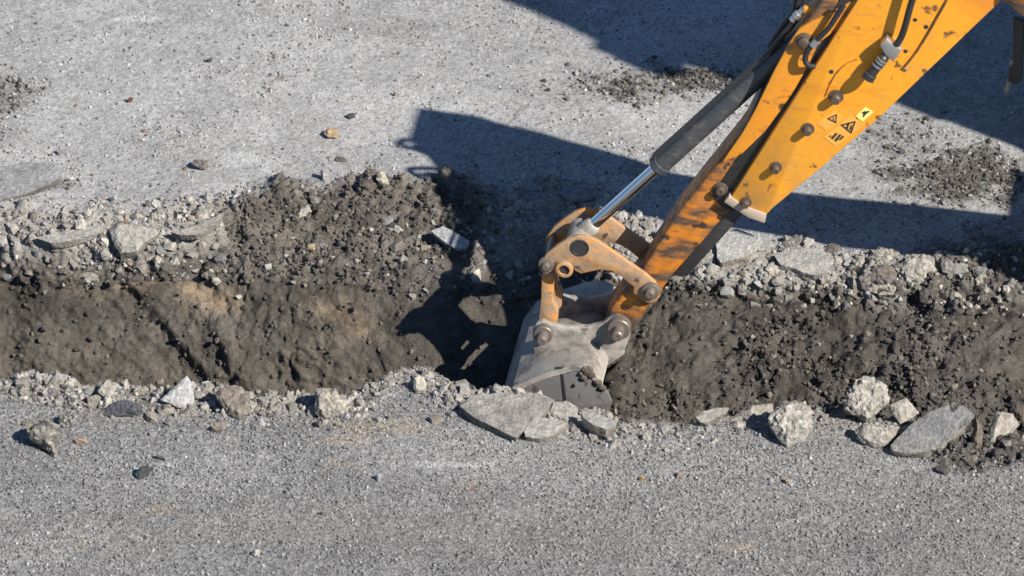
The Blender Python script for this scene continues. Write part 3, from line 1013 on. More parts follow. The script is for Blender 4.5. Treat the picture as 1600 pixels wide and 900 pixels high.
for dt, nm, mt, rr in ((.10, "hose", M_RUBBER, .012),):
    for k, (dy, up) in enumerate(((-.02, .075), (.03, .085))):
        bm = bmesh.new()
        tube(bm, [p_top + ax * .16 + side * .045 + Vector((0, dy, 0)), p_top + ax * .06 + side * (up - .015) + Vector((0, dy, 0)),
                  at(1252 - 10 * k, 18, dy), at(1262 - 14 * k, -14, dy), at(1285 - 16 * k, -36 - 10 * k, dy), at(1330, -44 - 8 * k, dy), at(1400, -44, dy)], rr + .002 * k, 10, 6)
        from_bm("hose", bm, mt, cylo, True)
bm = bmesh.new()
f0 = p_top - ax * .01 + side * .084 + Vector((0, -.035, 0))
lathe(bm, f0, -ax, [(0, .013), (.02, .013), (.021, .017), (.04, .017), (.041, .012), (.075, .012)], 12)
from_bm("hose_fitting", bm, M_FIT, cylo, True)
bm = bmesh.new()
box(bm, p_top - ax * .09 + side * .07 - Vector((.02, .05, .012)), p_top - ax * .09 + side * .07 + Vector((.03, -.03, .016)), .004)
from_bm("hose_bracket", bm, M_YEL, cylo, True)

# bell-crank plates (tipping links)
YC0, YC1 = 0.094, 0.116
bell = [(846, 408), (855, 396), (870, 384), (886, 374), (902, 369), (917, 370), (930, 375), (950, 388), (970, 402), (990, 416), (1010, 430),
        (1023, 441), (1031, 453), (1031, 464), (1024, 472), (1012, 474), (1001, 468), (989, 457), (990, 449), (980, 440), (967, 430),
        (954, 423.5), (940, 421), (925, 424), (908, 428), (899, 424), (896, 420), (892, 428), (882, 432), (872, 427), (868, 419), (862, 424), (853, 429), (844, 424), (841, 416)]
hole_c, hole_r = (882, 420), 6.5
for sgn, nm in ((-1, "tipping_link"), (1, "tipping_link")):
    bm = bmesh.new()
    y0, y1 = sorted((sgn * YC0, sgn * YC1))
    prism(bm, poly(bell, -YC1), y0, y1, 0.004, 2)
    tl = from_bm(nm, bm, M_LINK, root, True)
    bm = bmesh.new()
    c = at(*hole_c, -YC1)
    yb = -YC1 if sgn < 0 else YC1
    lathe(bm, Vector((c.x, yb + .004, c.z)), (0, -1, 0), [(0, .034), (.014, .034), (.016, .031), (.016, .021), (.0045, .021), (.0044, .001)], 24)
    from_bm("spare_hole", bm, M_DARK if False else M_LINK, tl, True)
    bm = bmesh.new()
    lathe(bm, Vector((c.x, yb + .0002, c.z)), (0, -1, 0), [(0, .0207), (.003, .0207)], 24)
    from_bm("hole_shade_disc", bm, M_DARK, tl, True)  # dark disc standing in for the shade inside the open hole
    bm = bmesh.new()
    c = at(906, 387, -YC1)
    lathe(bm, Vector((c.x, yb + .006 * 1, c.z)), (0, -1, 0), [(0, .036), (.009, .036), (.010, .033), (.010, .031), (.0075, .030)], 28)
    from_bm("link_pin", bm, M_DARK, tl, True)

def pin(px, py, y_end, y_base, rb, rp, parent, name="pin", mat=None):
    """a boss ring on a plate and the pin head standing out of it towards the viewer"""
    c = at(px, py, y_end)
    bm = bmesh.new()
    L1 = y_base - y_end
    lathe(bm, Vector((c.x, y_base + .006, c.z)), (0, -1, 0), [(0, rb), (L1 * .42, rb), (L1 * .46, rb * .93), (L1 * .47, rp * 1.02), (L1, rp), (L1 + .005, rp * .8),
                                                   (L1 + .0055, rp * .28), (L1 + .003, rp * .26)], 26)
    cyl(bm, Vector((c.x, y_base + .01, c.z)), Vector((c.x, -y_base - .02, c.z)), rp * .9, seg=20)
    return from_bm(name, bm, mat or M_PIN, parent, True)

pin(852, 419, -YC1 - .030, -YC1, .030, .015, root, "link_pin")
pin(1015, 462, -YC1 - .045, -YC1, .034, .019, root, "dipper_pin")
pin(1125, 301, -YI - .035, -YI, .027, .018, inner, "stop_pin", M_BOLT)

# bucket link: two bars and a cross tube between tipping link and bucket
bm = bmesh.new()
for y0, y1 in ((-.085, -.045), (.045, .085)):
    prism(bm, poly([(848, 408), (862, 410), (864, 440), (864, 470), (872, 486), (870, 506), (860, 516), (846, 516), (841, 506), (845, 470), (846, 440)], -.085), y0, y1, .005)
a1, a2 = A(857, 440, -.085), A(857, 495, -.085)
prism(bm, poly([(849, 436), (861, 436), (861, 490), (848, 490)], -.085), -.050, .050, .003)
from_bm("bucket_link", bm, M_LINK, root, True)

# bucket: a curved shell closed by two side plates, ears on top
YB = 0.33
prof_px = [(781, 633), (801, 606), (822, 596), (846, 586), (873, 578), (890, 573.5), (904, 572.5), (917, 576), (930, 586), (941, 602), (950, 616), (956, 630), (950, 648)]
prof = poly(prof_px, -YB)
lo = [A(925, 690, -YB), A(880, 745, -YB), A(840, 760, -YB), A(800, 740, -YB), A(764, 690, -YB)]
W2 = 0.335
# the shell: top and left of the profile, 18 mm thick
sp_prof = [lo[3], lo[4], prof[0]] + [(v.x, v.z) for v in spline([Vector((x, 0, z)) for x, z in prof[1:10]], 4)]
def offset_in(pts, d):
    out = []
    for i, p in enumerate(pts):
        a, b = pts[max(i - 1, 0)], pts[min(i + 1, len(pts) - 1)]
        t = Vector((b[0] - a[0], b[1] - a[1])).normalized()
        nrm = Vector((t.y, -t.x))
        out.append((p[0] + nrm.x * d, p[1] + nrm.y * d))
    return out
inn = offset_in(sp_prof, .020)
bm = bmesh.new()
prism(bm, sp_prof + inn[::-1], -YB, W2, 0.0)
bucket = from_bm("bucket", bm, M_STEEL, root, True, 16)
full = sp_prof + prof[10:] + lo[:3]
for y0, y1 in ((-YB + .004, -YB + .022), (W2 - .022, W2 - .004)):
    bm = bmesh.new()
    inset = offset_in(sp_prof, .003)
    prism(bm, inset + prof[10:] + lo[:3], y0, y1, .003)
    from_bm("side_plate", bm, M_POLISH, bucket, True)
# weld seam / joint down the near side plate
bm = bmesh.new()
y = -YB + .004
prism(bm, poly([(876, 580), (880, 580), (889, 655), (884, 655)], y), y - .003, y + .004, .001)
from_bm("plate_joint", bm, M_DARK, bucket, True)
# lip and side cutter
bm = bmesh.new()
prism(bm, [lo[2], A(858, 752, -YB), A(858, 762, -YB), A(838, 770, -YB)], -YB - .006, W2 + .006, .003)
from_bm("cutting_edge", bm, M_POLISH, bucket, True)
for k in range(4):
    yy = -YB + .03 + k * (2 * YB - .06) / 3
    bm = bmesh.new()
    x0, z0 = A(846, 760, -YB)
    prism(bm, [(x0 - .03, z0 + .03), (x0 + .02, z0 + .03), (x0 + .10, z0 - .05), (x0 + .085, z0 - .055), (x0 - .03, z0 - .01)], yy - .03, yy + .03, .004)
    from_bm("tooth", bm, M_POLISH, bucket, True)
# ears
ear_px = [(833, 540), (832, 516), (838, 506), (848, 502), (860, 507), (878, 511), (900, 512), (920, 511), (940, 506), (950, 499), (964, 494), (977, 499),
          (985, 511), (984, 526), (979, 540), (974, 548), (976, 553), (958, 566), (946, 574), (938, 590), (905, 590), (860, 592), (840, 580)]
for sgn in (-1, 1):
    bm = bmesh.new()
    y0, y1 = sorted((sgn * .100, sgn * .126))
    prism(bm, poly(ear_px, -.126), y0, y1, .004)
    from_bm("bucket_ear", bm, M_STEEL, bucket, True)
pin(846, 534, -.205, -.126, .037, .020, bucket, "bucket_pin")
pin(964, 527, -.215, -.126, .044, .022, bucket, "bucket_pin")
bm = bmesh.new()
cyl(bm, at(905, 545, -.09) , at(905, 545, -.09) + Vector((0, .18, 0)), .05, seg=24)
from_bm("ear_spacer", bm, M_STEEL, bucket, True)
# clods of mud sticking to the near side
for k, (mx, my, s) in enumerate(((917, 578, 9), (924, 586, 7), (912, 590, 6), (934, 598, 7), (941, 606, 6), (908, 583, 4), (899, 601, 3), (880, 572, 3))):
    me = rock_mesh("mud_clod", 700 + k, (s * 2 / PXM, .018, s * 1.7 / PXM), BROWN, 2, 3, .12, .8)
    o = bpy.data.objects.new("mud_clod", me); COL.objects.link(o); o.parent = bucket
    o.location = at(mx, my, -YB + .001)

# fittings on the yellow box
YF = -YO
def bolt(px, py, r=.018, h=.036, par=dipper):
    c = at(px, py, YF - h)
    bm = bmesh.new()
    lathe(bm, Vector((c.x, YF + .004, c.z)), (0, -1, 0), [(0, r * 1.55), (.008, r * 1.5), (.009, r * .78), (h * .55, r * .78), (h * .56, r * 1.05), (h, r * 1.0), (h + .004, r * .8)], 12)
    return from_bm("bolt", bm, M_BOLT, par, True)
for b in ((1305, 158, .019, .038), (1261, 208, .0165, .036), (1211, 268, .0155, .036), (1164, 322, .015, .032)):
    bolt(*b)
for px, py, r in ((1430, 31, .008), (1447, 42, .009), (1415, 80, .008), (1299, 112, .009), (1293, 45, .006)):
    c = at(px, py, YF)
    bm = bmesh.new()
    lathe(bm, Vector((c.x, YF + .002, c.z)), (0, -1, 0), [(0, r), (.003, r), (.0035, r * .8)], 12)
    from_bm("hole_shade_dot", bm, M_DARK, dipper, True)  # flat dark discs painted in for the shade of small holes
# hose with its clamp and coupling
bm = bmesh.new()
yh = YF - .045
tube(bm, [at(1470, -90, yh), at(1440, -40, yh), at(1424, 5, yh), at(1412, 48, yh), at(1402, 68, yh), at(1385, 84, yh), at(1376, 96, yh)], .013, 12, 8)
hose = from_bm("hose", bm, M_RUBBER, dipper, True)
c0, c1 = at(1384, 86, yh), at(1356, 122, yh)
d = (c1 - c0).normalized(); Lh = (c1 - c0).length
bm = bmesh.new()
lathe(bm, c0, d, [(0, .012), (.01, .020), (.018, .020), (.02, .016), (.03, .022), (.036, .022), (.038, .017), (.048, .022), (.054, .022), (.056, .019), (Lh * .8, .020), (Lh * .82, .025), (Lh, .025), (Lh + .004, .02)], 18)
from_bm("hose_coupling", bm, M_DARK, dipper, True)
bm = bmesh.new()
for t in (.02, .033, .051, Lh * .9):
    lathe(bm, c0 + d * (t - .002), d, [(0, .0225), (.005, .0235), (.008, .0225)], 18)
from_bm("coupling_ring", bm, M_FIT, dipper, True)
bm = bmesh.new()
pc = [at(x, y_, YF - .03) for x, y_ in ((1376, 66), (1386, 56), (1396, 66), (1410, 72), (1404, 82), (1396, 92), (1384, 80))]
prism(bm, [(p.x, p.z) for p in pc], YF - .058, YF + .002, .003)
from_bm("hose_clamp", bm, M_FIT, dipper, True)
bm = bmesh.new()
yh2 = -YI - .045
tube(bm, [at(1318, 8, yh2), at(1296, 42, yh2), at(1277, 62, yh2), at(1263, 78, yh2), at(1258, 92, yh2), at(1263, 102, yh2), at(1274, 104, yh2 + .02)], .011, 10, 8)
from_bm("hose", bm, M_RUBBER, inner, True)
bm = bmesh.new()
g0 = at(1277, 63, yh2); gd = (at(1268, 73, yh2) - g0).normalized()
lathe(bm, g0, gd, [(0, .015), (.03, .015), (.031, .012)], 8)
from_bm("hose_fitting", bm, M_FIT, inner, True)
# thin cable fixed along the box, with its hooked end
bm = bmesh.new()
yc = YF - .005
tube(bm, [at(1500, -30, yc), at(1478, 4, yc), at(1452, 50, yc), at(1432, 82, yc), at(1414, 104, yc), at(1411, 106, yc), at(1418, 110, yc)], .0035, 6, 5)
from_bm("cable", bm, M_YELW, dipper, True)
bm = bmesh.new()
tube(bm, [at(1340, 92, YF - .002), at(1322, 100, YF - .002), at(1306, 116, YF - .002), at(1296, 135, YF - .002), at(1290, 150, YF - .002)], .0025, 6, 5)
from_bm("cable", bm, M_YELW, dipper, True)

# warning stickers
def decal(px4, mat, y, name, par, th=.0012):
    bm = bmesh.new()
    prism(bm, poly(px4, YF), y - th, y + .001, 0)
    return from_bm(name, bm, mat, par)
def line_tri(pts, w, y):
    """outline of a triangle as three thin bars"""
    bm = bmesh.new()
    for i in range(3):
        a, b = Vector(pts[i]), Vector(pts[(i + 1) % 3])
        t = (b - a).normalized(); n = Vector((-t.y, t.x)) * w
        q = [a - n - t * w, b - n + t * w, b + n + t * w, a + n - t * w]
        prism(bm, poly([(v.x, v.y) for v in q], YF), y - .0008 - .0002 * i, y, 0)
    return bm
s1 = decal([(1277, 193), (1303, 172), (1319, 184), (1291, 205)], M_STICK1, YF, "warning_sticker", dipper)
from_bm("warning_symbol", line_tri([(1294, 185), (1307, 179), (1306, 191)], .9, YF - .0012), M_INK, s1)
bm = bmesh.new()
prism(bm, poly([(1301.5, 183), (1303, 183), (1303, 188), (1301.5, 188)], YF), YF - .0022, YF - .001, 0)
from_bm("warning_symbol", bm, M_INK, s1)
s2 = decal([(1287, 214), (1328, 180), (1349, 195), (1306, 229)], M_STICK1, YF, "warning_sticker", dipper)
from_bm("warning_symbol", line_tri([(1315, 195), (1336, 190), (1330, 207)], 1.1, YF - .0012), M_INK, s2)
bm = bmesh.new()
for pq in (((1324, 192), (1328, 191), (1325, 201), (1322, 199)), ((1329, 196), (1332, 194), (1330, 203), (1327, 202))):
    prism(bm, poly(pq, YF), YF - .0020, YF - .001, 0)
from_bm("warning_symbol", bm, M_INK, s2)
bm = bmesh.new()
for pq in (((1298, 215), (1306, 207), (1309, 209), (1301, 218)), ((1303, 219), (1312, 209), (1315, 211), (1307, 221)), ((1310, 218), (1317, 211), (1319, 214), (1313, 219)),
           ((1295, 212), (1298, 211), (1299, 213), (1296, 214))):
    prism(bm, poly(pq, YF), YF - .0020, YF - .001, 0)
from_bm("warning_symbol", bm, M_INK, s2)
s3 = decal([(1337, 181), (1352, 167), (1365, 175), (1348, 190)], M_STICK2, YF, "warning_sticker", dipper)
bm = bmesh.new()
for pq in (((1346, 176), (1351, 173), (1357, 175), (1352, 179)), ((1349, 178), (1353, 177), (1350, 183), (1348, 182)), ((1355, 173), (1359, 173), (1357, 176), (1354, 176))):
    prism(bm, poly(pq, YF), YF - .0020, YF - .001, 0)
from_bm("warning_symbol", bm, M_INK, s3)

bm = bmesh.new()
tube(bm, [at(1440, -110, .06), at(1400, -96, .06), at(1368, -100, .06), at(1362, -122, .06), at(1400, -140, .06), at(1470, -150, .06)], .018, 10, 6)
tube(bm, [at(1450, -130, -.04), at(1420, -146, -.04), at(1408, -165, -.04), at(1440, -185, -.04), at(1490, -190, -.04)], .016, 10, 6)
from_bm("hose", bm, M_RUBBER, dipper, True)  # unseen loops added for the jagged left edge of the arm's shadow
bm = bmesh.new()
prism(bm, poly([(1385, -62), (1352, -58), (1340, -72), (1352, -86), (1405, -88)], .05), .03, .07, .004)
from_bm("hose_bracket", bm, M_YELW, dipper, True)  # unseen bracket, added for the same jagged shadow edge
# torn guard behind the arm's edge
bm = bmesh.new()
tube(bm, [at(1046, 352, .06), at(1034, 362, .06), at(1027, 374, .06), at(1030, 384, .06)], .016, 8, 5)
from_bm("grease_pipe", bm, M_DARK, inner, True)

# boom, above and right of the picture
bm = bmesh.new()
prism(bm, [(1.42, 1.98), (1.67, 1.90), (1.76, 1.70), (2.23, 1.55), (2.98, 1.45), (3.5, 1.97), (3.7, 1.95), (3.7, .72), (2.65, .94), (2.55, 1.18), (2.29, 1.19),
           (2.06, 1.25), (1.81, 1.37), (1.62, 1.46), (1.52, 1.6)], -.10, .10, .008)
boom = from_bm("boom", bm, M_YEL, root, True)
for y0, y1 in ((-.150, -.130), (.130, .150)):
    bm = bmesh.new()
    prism(bm, [(1.80, 1.30)] + poly([(1640, 52), (1600, 27), (1566, 2), (1575, -60), (1620, -150)], -.15) + [(1.74, 1.72)], y0, y1, .004)
    from_bm("boom_cheek", bm, M_YELW, boom, True)
bm = bmesh.new()
cyl(bm, at(1610, -90, -.17), at(1610, -90, -.17) + Vector((0, .34, 0)), .05)
from_bm("boom_pin", bm, M_PIN, boom, True)
# hook bracket hanging under the boom in its shade
bm = bmesh.new()
prism(bm, poly([(1584, 20), (1601, 24), (1598, 118), (1590, 123), (1576, 118), (1577, 96), (1584, 92)], .25), .20, .25, .004)
hb = from_bm("hanging_bracket", bm, M_DARK, boom, True)
bm = bmesh.new()
tube(bm, [at(1580, 118, .22), at(1576, 130, .22), at(1572, 145, .22)], .009, 8, 4)
from_bm("hanging_chain", bm, M_STEEL, boom, True)

# the machine itself stands right of the picture: carriage, cab, wheels
def mbox(name, lo, hi, mat, bev=.03, parent=root):
    bm = bmesh.new(); box(bm, lo, hi, bev)
    return from_bm(name, bm, mat, parent, True)
mbox("sky_blocker", (1.95, 1.8, .45), (3.6, 3.4, 1.5), M_DARK, .05)  # unseen dark box, added only to hold sky light off the ground
mbox("king_post", (3.3, -.16, .45), (3.6, .16, 1.38), M_YELW)
mbox("carriage_frame", (3.6, -.35, .45), (3.8, 2.3, 1.05), M_DARK)
mbox("chassis", (3.8, .25, .7), (8.4, 1.7, 1.15), M_DARK)
cab = mbox("cab", (3.52, .26, 1.42), (5.6, 1.8, 2.3), M_YEL)
mbox("window", (3.55, .29, 2.3), (5.5, 1.76, 3.4), M_GLASS, .02, cab)
mbox("cab_shadow_shelf", (3.30, -.18, 3.42), (5.65, 2.0, 3.49), M_DARK, .01, cab)  # shelf, upper window and roof: unseen overhang added to shape the shadow edge
mbox("window", (3.34, -.14, 3.49), (5.6, 1.95, 4.05), M_GLASS, .02, cab)
mbox("cab_roof", (3.28, -.20, 4.05), (5.7, 2.02, 4.25), M_YEL, .05, cab)
for cx, cy in ((3.51, .25), (3.51, 1.72), (5.45, .25), (5.45, 1.72)):
    mbox("cab_post", (cx, cy, 2.28), (cx + .1, cy + .08, 3.40), M_DARK, .01, cab)
mbox("cab_shadow_box", (3.30, -.20, 3.20), (3.44, -.06, 3.42), M_DARK, .03, cab)  # unseen box added for a bump in the cab's shadow edge
mbox("cab_shadow_box", (3.52, -.15, 2.97), (3.70, .01, 3.42), M_DARK, .03, cab)  # second unseen box, added for the next bump in that shadow
mbox("bonnet", (5.6, .45, 1.15), (8.5, 1.55, 2.1), M_YEL, .08)
for wx, r, wy in ((4.9, .78, .05), (4.9, .78, 1.55), (7.7, .55, .20), (7.7, .55, 1.45)):
    bm = bmesh.new()
    lathe(bm, (wx, wy, r), (0, 1, 0), [(0, r * .62), (.02, r * .9), (.07, r), (.33, r), (.38, r * .9), (.40, r * .62)], 40)
    wh = from_bm("wheel", bm, M_TYRE, root, True)
    bm = bmesh.new()
    lathe(bm, (wx, wy - .01, r), (0, 1, 0), [(0, r * .2), (.06, r * .55), (.36, r * .55), (.42, r * .2)], 24)
    from_bm("rim", bm, M_YEL, wh, True)
for sy in (-.25, 2.05):
    mbox("stabiliser_leg", (3.82, sy, .1), (3.98, sy + .16, 1.2), M_YELW)
    mbox("stabiliser_foot", (3.7, sy - .1, 0.0), (4.1, sy + .26, .1), M_DARK)

# ------------------------------------------------------------------ broken pieces one can point at
R_ = place_rock
# near edge, left to right
O_ = outline_rock
FACE, LYING, STEEP = (.1, -.55, .83), (0, -.06, 1), (0, -.9, .45)
O_("clod", "large dark clod topped with pale stones, lying left of all on the near side", "clod", [(40, 675), (46, 665), (63, 654), (78, 654), (93, 665), (95, 680), (91, 697), (87, 716), (74, 705), (63, 694), (44, 686)],
   (.10, .093, .086), 1, FACE, .14, .6, .35, .8, rough=.05, pebbly=.03, col2=(.30, .27, .21))
O_("stone", "small dark stone with a pale cap behind the large pale-topped clod", "stone", [(91, 654), (101, 646), (114, 642), (120, 654), (118, 665), (105, 669), (93, 665)], DARK, 2, FACE, .1, .6, .3, pebbly=.10)
O_("stone", "small cube-like tan stone under two flat tan stones at the left near edge", "stone", [(135, 621), (148, 617), (155, 625), (153, 637), (137, 636)], (.27, .245, .20), 3, STEEP, .08, .85, .6, .95, rough=.015)
O_("stone", "left one of two flat tan stones lying on the lip above the cube-like stone", "stone", [(127, 614), (137, 604), (152, 604), (153, 615), (138, 618)], (.27, .25, .215), 4, FACE, .1, .7, .3)
O_("stone", "right one of two flat tan stones lying on the lip above the cube-like stone", "stone", [(152, 612), (156, 602), (167, 593), (186, 600), (177, 618), (165, 623)], (.31, .28, .23), 5, FACE, .1, .7, .3, pebbly=.03)
O_("asphalt_chunk", "dark blue-grey asphalt slab leaning between the tan cube stone and the white slab", "asphalt chunk", [(156, 652), (163, 640), (177, 629), (200, 625), (222, 635), (210, 642), (190, 648), (175, 654)], (.10, .10, .105), 6, (-.35, -.5, .8), .05, .8, .25)
R_("stone", "rounded tan stone on the gravel just left below the white pointed slab", "stone", 242, 656, 28, 26, (.30, .265, .22), 7)
O_("concrete_chunk", "white pointed concrete slab standing up on the trench lip", "concrete chunk", [(250, 625), (270, 607), (292, 587), (300, 597), (304, 625), (300, 635), (280, 637), (265, 630)], (.37, .36, .345), 8, (.15, -.62, .75), .05, .75, .22, .9, lift=.03, rough=.035)
O_("clod", "rough brown clod with a dark hollow right of the white pointed slab", "clod", [(335, 612), (355, 602), (375, 605), (388, 620), (390, 645), (375, 658), (358, 648), (345, 630)], (.155, .13, .105), 9, FACE, .1, .7, .4, rough=.05, pebbly=.05, col2=(.24, .2, .16))
R_("stone", "brownish stone at the foot of the rough brown clod", "stone", 343, 672, 24, 18, (.2, .165, .13), 10)
O_("concrete_chunk", "tall tan and grey block standing on the lip left of centre between two dark gaps", "concrete chunk", [(495, 607), (525, 606), (530, 620), (540, 627), (537, 647), (507, 655), (491, 647), (492, 625)], (.28, .255, .215), 11, (0, -.75, .65), .16, .65, .5, .9, pebbly=.04, col2=(.40, .35, .27), rough=.04)
O_("stone", "upright pale yellow stone on the gravel heap below the big shadow", "stone", [(647, 590), (662, 589), (667, 600), (665, 612), (650, 617), (646, 605)], (.42, .39, .31), 12, (.2, -.85, .5), .12, .65, .4, .9, rough=.015)
O_("asphalt_slab", "broad cracked plate of paving lying at the lip under the bucket", "asphalt slab", [(718, 634), (735, 621), (760, 613), (800, 616), (840, 615), (867, 624), (854, 643), (836, 655), (820, 672), (806, 684), (798, 681), (765, 664), (741, 653)],
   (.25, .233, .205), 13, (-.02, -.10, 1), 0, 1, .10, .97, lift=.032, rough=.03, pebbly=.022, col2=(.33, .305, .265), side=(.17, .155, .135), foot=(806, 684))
O_("asphalt_chunk", "grey block with a dark broken face directly below the bucket", "asphalt chunk", [(855, 646), (862, 629), (885, 626), (904, 637), (900, 655), (889, 662), (866, 652)], (.27, .258, .235), 14, (.05, -.45, .9), .08, .8, .5, .95, rough=.02, pebbly=.03)
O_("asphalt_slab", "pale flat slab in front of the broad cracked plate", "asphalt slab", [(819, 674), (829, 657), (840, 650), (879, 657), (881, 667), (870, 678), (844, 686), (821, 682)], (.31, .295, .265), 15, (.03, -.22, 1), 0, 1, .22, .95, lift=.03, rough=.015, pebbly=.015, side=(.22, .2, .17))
O_("asphalt_chunk", "flat-topped wedge block at the lip right of the bucket's foot", "asphalt chunk", [(907, 642), (928, 643), (964, 659), (963, 664), (948, 671), (926, 663), (912, 653)], (.30, .29, .265), 16, (.06, -.20, 1), 0, 1, .36, .92, lift=.06, rough=.015, side=(.33, .285, .22))
O_("asphalt_slab", "thin slab sticking out over the lip in front of the loose soil", "asphalt slab", [(1087, 652), (1100, 642), (1120, 637), (1139, 637), (1137, 645), (1120, 652), (1102, 662), (1095, 660)], (.29, .265, .23), 17, (.1, -.3, .95), 0, 1, .16, .9, lift=.05, rough=.02)
O_("stone", "low pale tan stone at the lip left of the tall pebbly chunk", "stone", [(1165, 641), (1175, 632), (1208, 630), (1208, 645), (1195, 652), (1170, 650)], (.33, .295, .24), 18, FACE, .08, .7, .3)
O_("concrete_chunk", "tall rough chunk full of pale pebbles, standing in the grey gravel", "concrete chunk", [(1200, 654), (1211, 641), (1227, 628), (1253, 626), (1268, 636), (1268, 672), (1248, 693), (1232, 701), (1222, 691), (1209, 675)], (.235, .215, .185), 19, (.15, -.6, .8), .14, .65, .4, .85, rough=.05, pebbly=.07, col2=(.42, .385, .33))
O_("concrete_chunk", "largest pebbly chunk at the lip, with a deep shadow on its left", "concrete chunk", [(1318, 640), (1322, 622), (1330, 604), (1343, 590), (1360, 588), (1383, 604), (1389, 630), (1369, 646), (1353, 659), (1340, 650)], (.26, .235, .20), 20, (.1, -.6, .8), .15, .65, .45, .8, lift=.05, rough=.05, pebbly=.07, col2=(.42, .385, .33))
O_("concrete_chunk", "cube-shaped tan chunk with a sharp top corner right of the largest pebbly chunk", "concrete chunk", [(1390, 633), (1416, 621), (1436, 645), (1424, 654), (1407, 663), (1395, 646)], (.34, .31, .26), 21, (.15, -.7, .7), .12, .5, .55, .8, rough=.02)
O_("concrete_chunk", "rounded chunk with a pitted top in front of the largest pebbly chunk", "concrete chunk", [(1337, 672), (1348, 662), (1379, 665), (1406, 667), (1398, 683), (1382, 698), (1364, 701), (1348, 693), (1338, 684)], (.265, .24, .205), 22, (0, -.65, .75), .12, .7, .4, .85, rough=.04, pebbly=.04)
O_("asphalt_slab", "big oval slab of pitted asphalt tilted against the chunks", "asphalt slab", [(1391, 696), (1403, 683), (1421, 664), (1453, 643), (1482, 632), (1505, 633), (1524, 649), (1511, 662), (1490, 680), (1469, 696), (1442, 706), (1411, 708), (1395, 704)],
   (.20, .197, .19), 23, (-.10, -.42, .9), 0, 1, .17, .9, lift=.05, rough=.03, side=(.27, .235, .19), nick=.045)
O_("concrete_chunk", "tan angular chunk near the right end of the near lip", "concrete chunk", [(1558, 643), (1582, 646), (1593, 664), (1579, 678), (1566, 688), (1545, 692), (1547, 672)], (.32, .285, .235), 24, (.25, -.6, .75), .1, .7, .5, .85, rough=.025)
O_("stone", "long upright brown stone just right of the big oval slab", "stone", [(1524, 651), (1533, 660), (1537, 676), (1534, 699), (1524, 704), (1520, 690), (1524, 670)], (.15, .12, .092), 25, (.3, -.8, .5), .1, .6, .3)
O_("clod", "dark brown clod behind the tan angular chunk at the right edge", "clod", [(1576, 640), (1585, 630), (1606, 630), (1612, 655), (1598, 660), (1584, 648)], (.10, .082, .066), 26, FACE, .15, .6, .4, rough=.05)
R_("stone", "brown stone on the gravel below the long upright stone", "stone", 1516, 726, 26, 24, (.17, .14, .115), 27)
R_("clod", "flat dark clod on the gravel below the big oval slab", "clod", 1474, 737, 26, 14, (.09, .08, .07), 28)
O_("stone", "black angular stone alone on the gravel at the lower left", "stone", [(211, 741), (219, 730), (232, 726), (237, 735), (232, 743), (217, 750)], (.06, .06, .064), 29, (.2, -.6, .75), .12, .6, .5, .9, rough=.02)
R_("stone", "small pale stone alone on the gravel near the bottom edge", "stone", 400, 869, 14, 12, (.44, .41, .36), 30, rot=(0, 0, 20), sink=.15)
R_("stone", "small pale grey stone on the gravel in front of the heap", "stone", 594, 752, 14, 14, (.40, .40, .39), 31, sink=.15)
R_("stone", "small olive stone on the gravel in the lower middle left", "stone", 508, 803, 11, 10, (.28, .26, .2), 32, sink=.15)
R_("stone", "small tan stone on the gravel at the lower right", "stone", 1228, 754, 16, 12, (.36, .27, .18), 33, sink=.2)
R_("stone", "tiny orange stone on the gravel right of centre", "stone", 1004, 750, 10, 8, (.5, .33, .14), 34, sink=.2)
R_("stone", "rounded pinkish stone on the gravel right of the tiny orange one", "stone", 1063, 744, 13, 13, (.30, .22, .19), 35, "round", sink=.4)
R_("stone", "orange-tan stone beside the large pale-topped clod", "stone", 127, 692, 20, 14, (.36, .24, .16), 36, sink=.2)
R_("stone", "grey stone on the gravel between the pale-topped clod and the black stone", "stone", 252, 716, 16, 14, (.2, .2, .19), 37, sink=.2)
# far side, left
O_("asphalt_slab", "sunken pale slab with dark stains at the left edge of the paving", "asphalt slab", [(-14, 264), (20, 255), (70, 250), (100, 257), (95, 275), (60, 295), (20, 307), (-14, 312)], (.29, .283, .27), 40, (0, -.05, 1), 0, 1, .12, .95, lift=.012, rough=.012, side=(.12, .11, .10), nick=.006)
O_("asphalt_chunk", "broken block of paving hanging over the far bank at the left", "asphalt chunk", [(171, 362), (180, 348), (215, 350), (245, 358), (247, 366), (225, 380), (214, 393), (187, 396), (178, 382)], (.30, .275, .24), 41, (.05, -.5, .9), .10, .75, .4, .9, lift=.05, rough=.025)
O_("asphalt_slab", "thin tilted flake of paving right of the hanging block", "asphalt slab", [(265, 362), (289, 358), (325, 344), (350, 330), (346, 342), (325, 358), (307, 367), (280, 367)], (.30, .275, .24), 42, (.0, -.3, .95), 0, 1, .16, .9, lift=.06, rough=.02)
O_("asphalt_slab", "long thin flake of paving left of the hanging block", "asphalt slab", [(55, 372), (80, 364), (150, 352), (168, 354), (150, 364), (110, 376), (80, 380)], (.31, .29, .255), 43, (0, -.25, .97), 0, 1, .12, .9, lift=.04, rough=.015)
O_("stone", "oblong pale pitted stone on the dark soil spill", "stone", [(461, 338), (470, 326), (481, 320), (486, 327), (478, 337), (466, 342)], (.33, .31, .26), 44, FACE, .12, .6, .3, .8, pebbly=.04)
O_("stone", "pale yellow stone on top of the dark soil spill beside a brown clod", "stone", [(588, 280), (594, 268), (601, 268), (609, 288), (598, 290)], (.42, .39, .30), 45, (.3, -.7, .6), .1, .6, .5)
R_("clod", "dark brown clod left of the pale yellow stone on the soil spill", "clod", 574, 294, 30, 22, (.12, .10, .085), 46)
R_("stone", "flat tan stone in the middle of the soil spill", "stone", 487, 390, 17, 12, (.36, .28, .18), 47, "round", sink=.15)
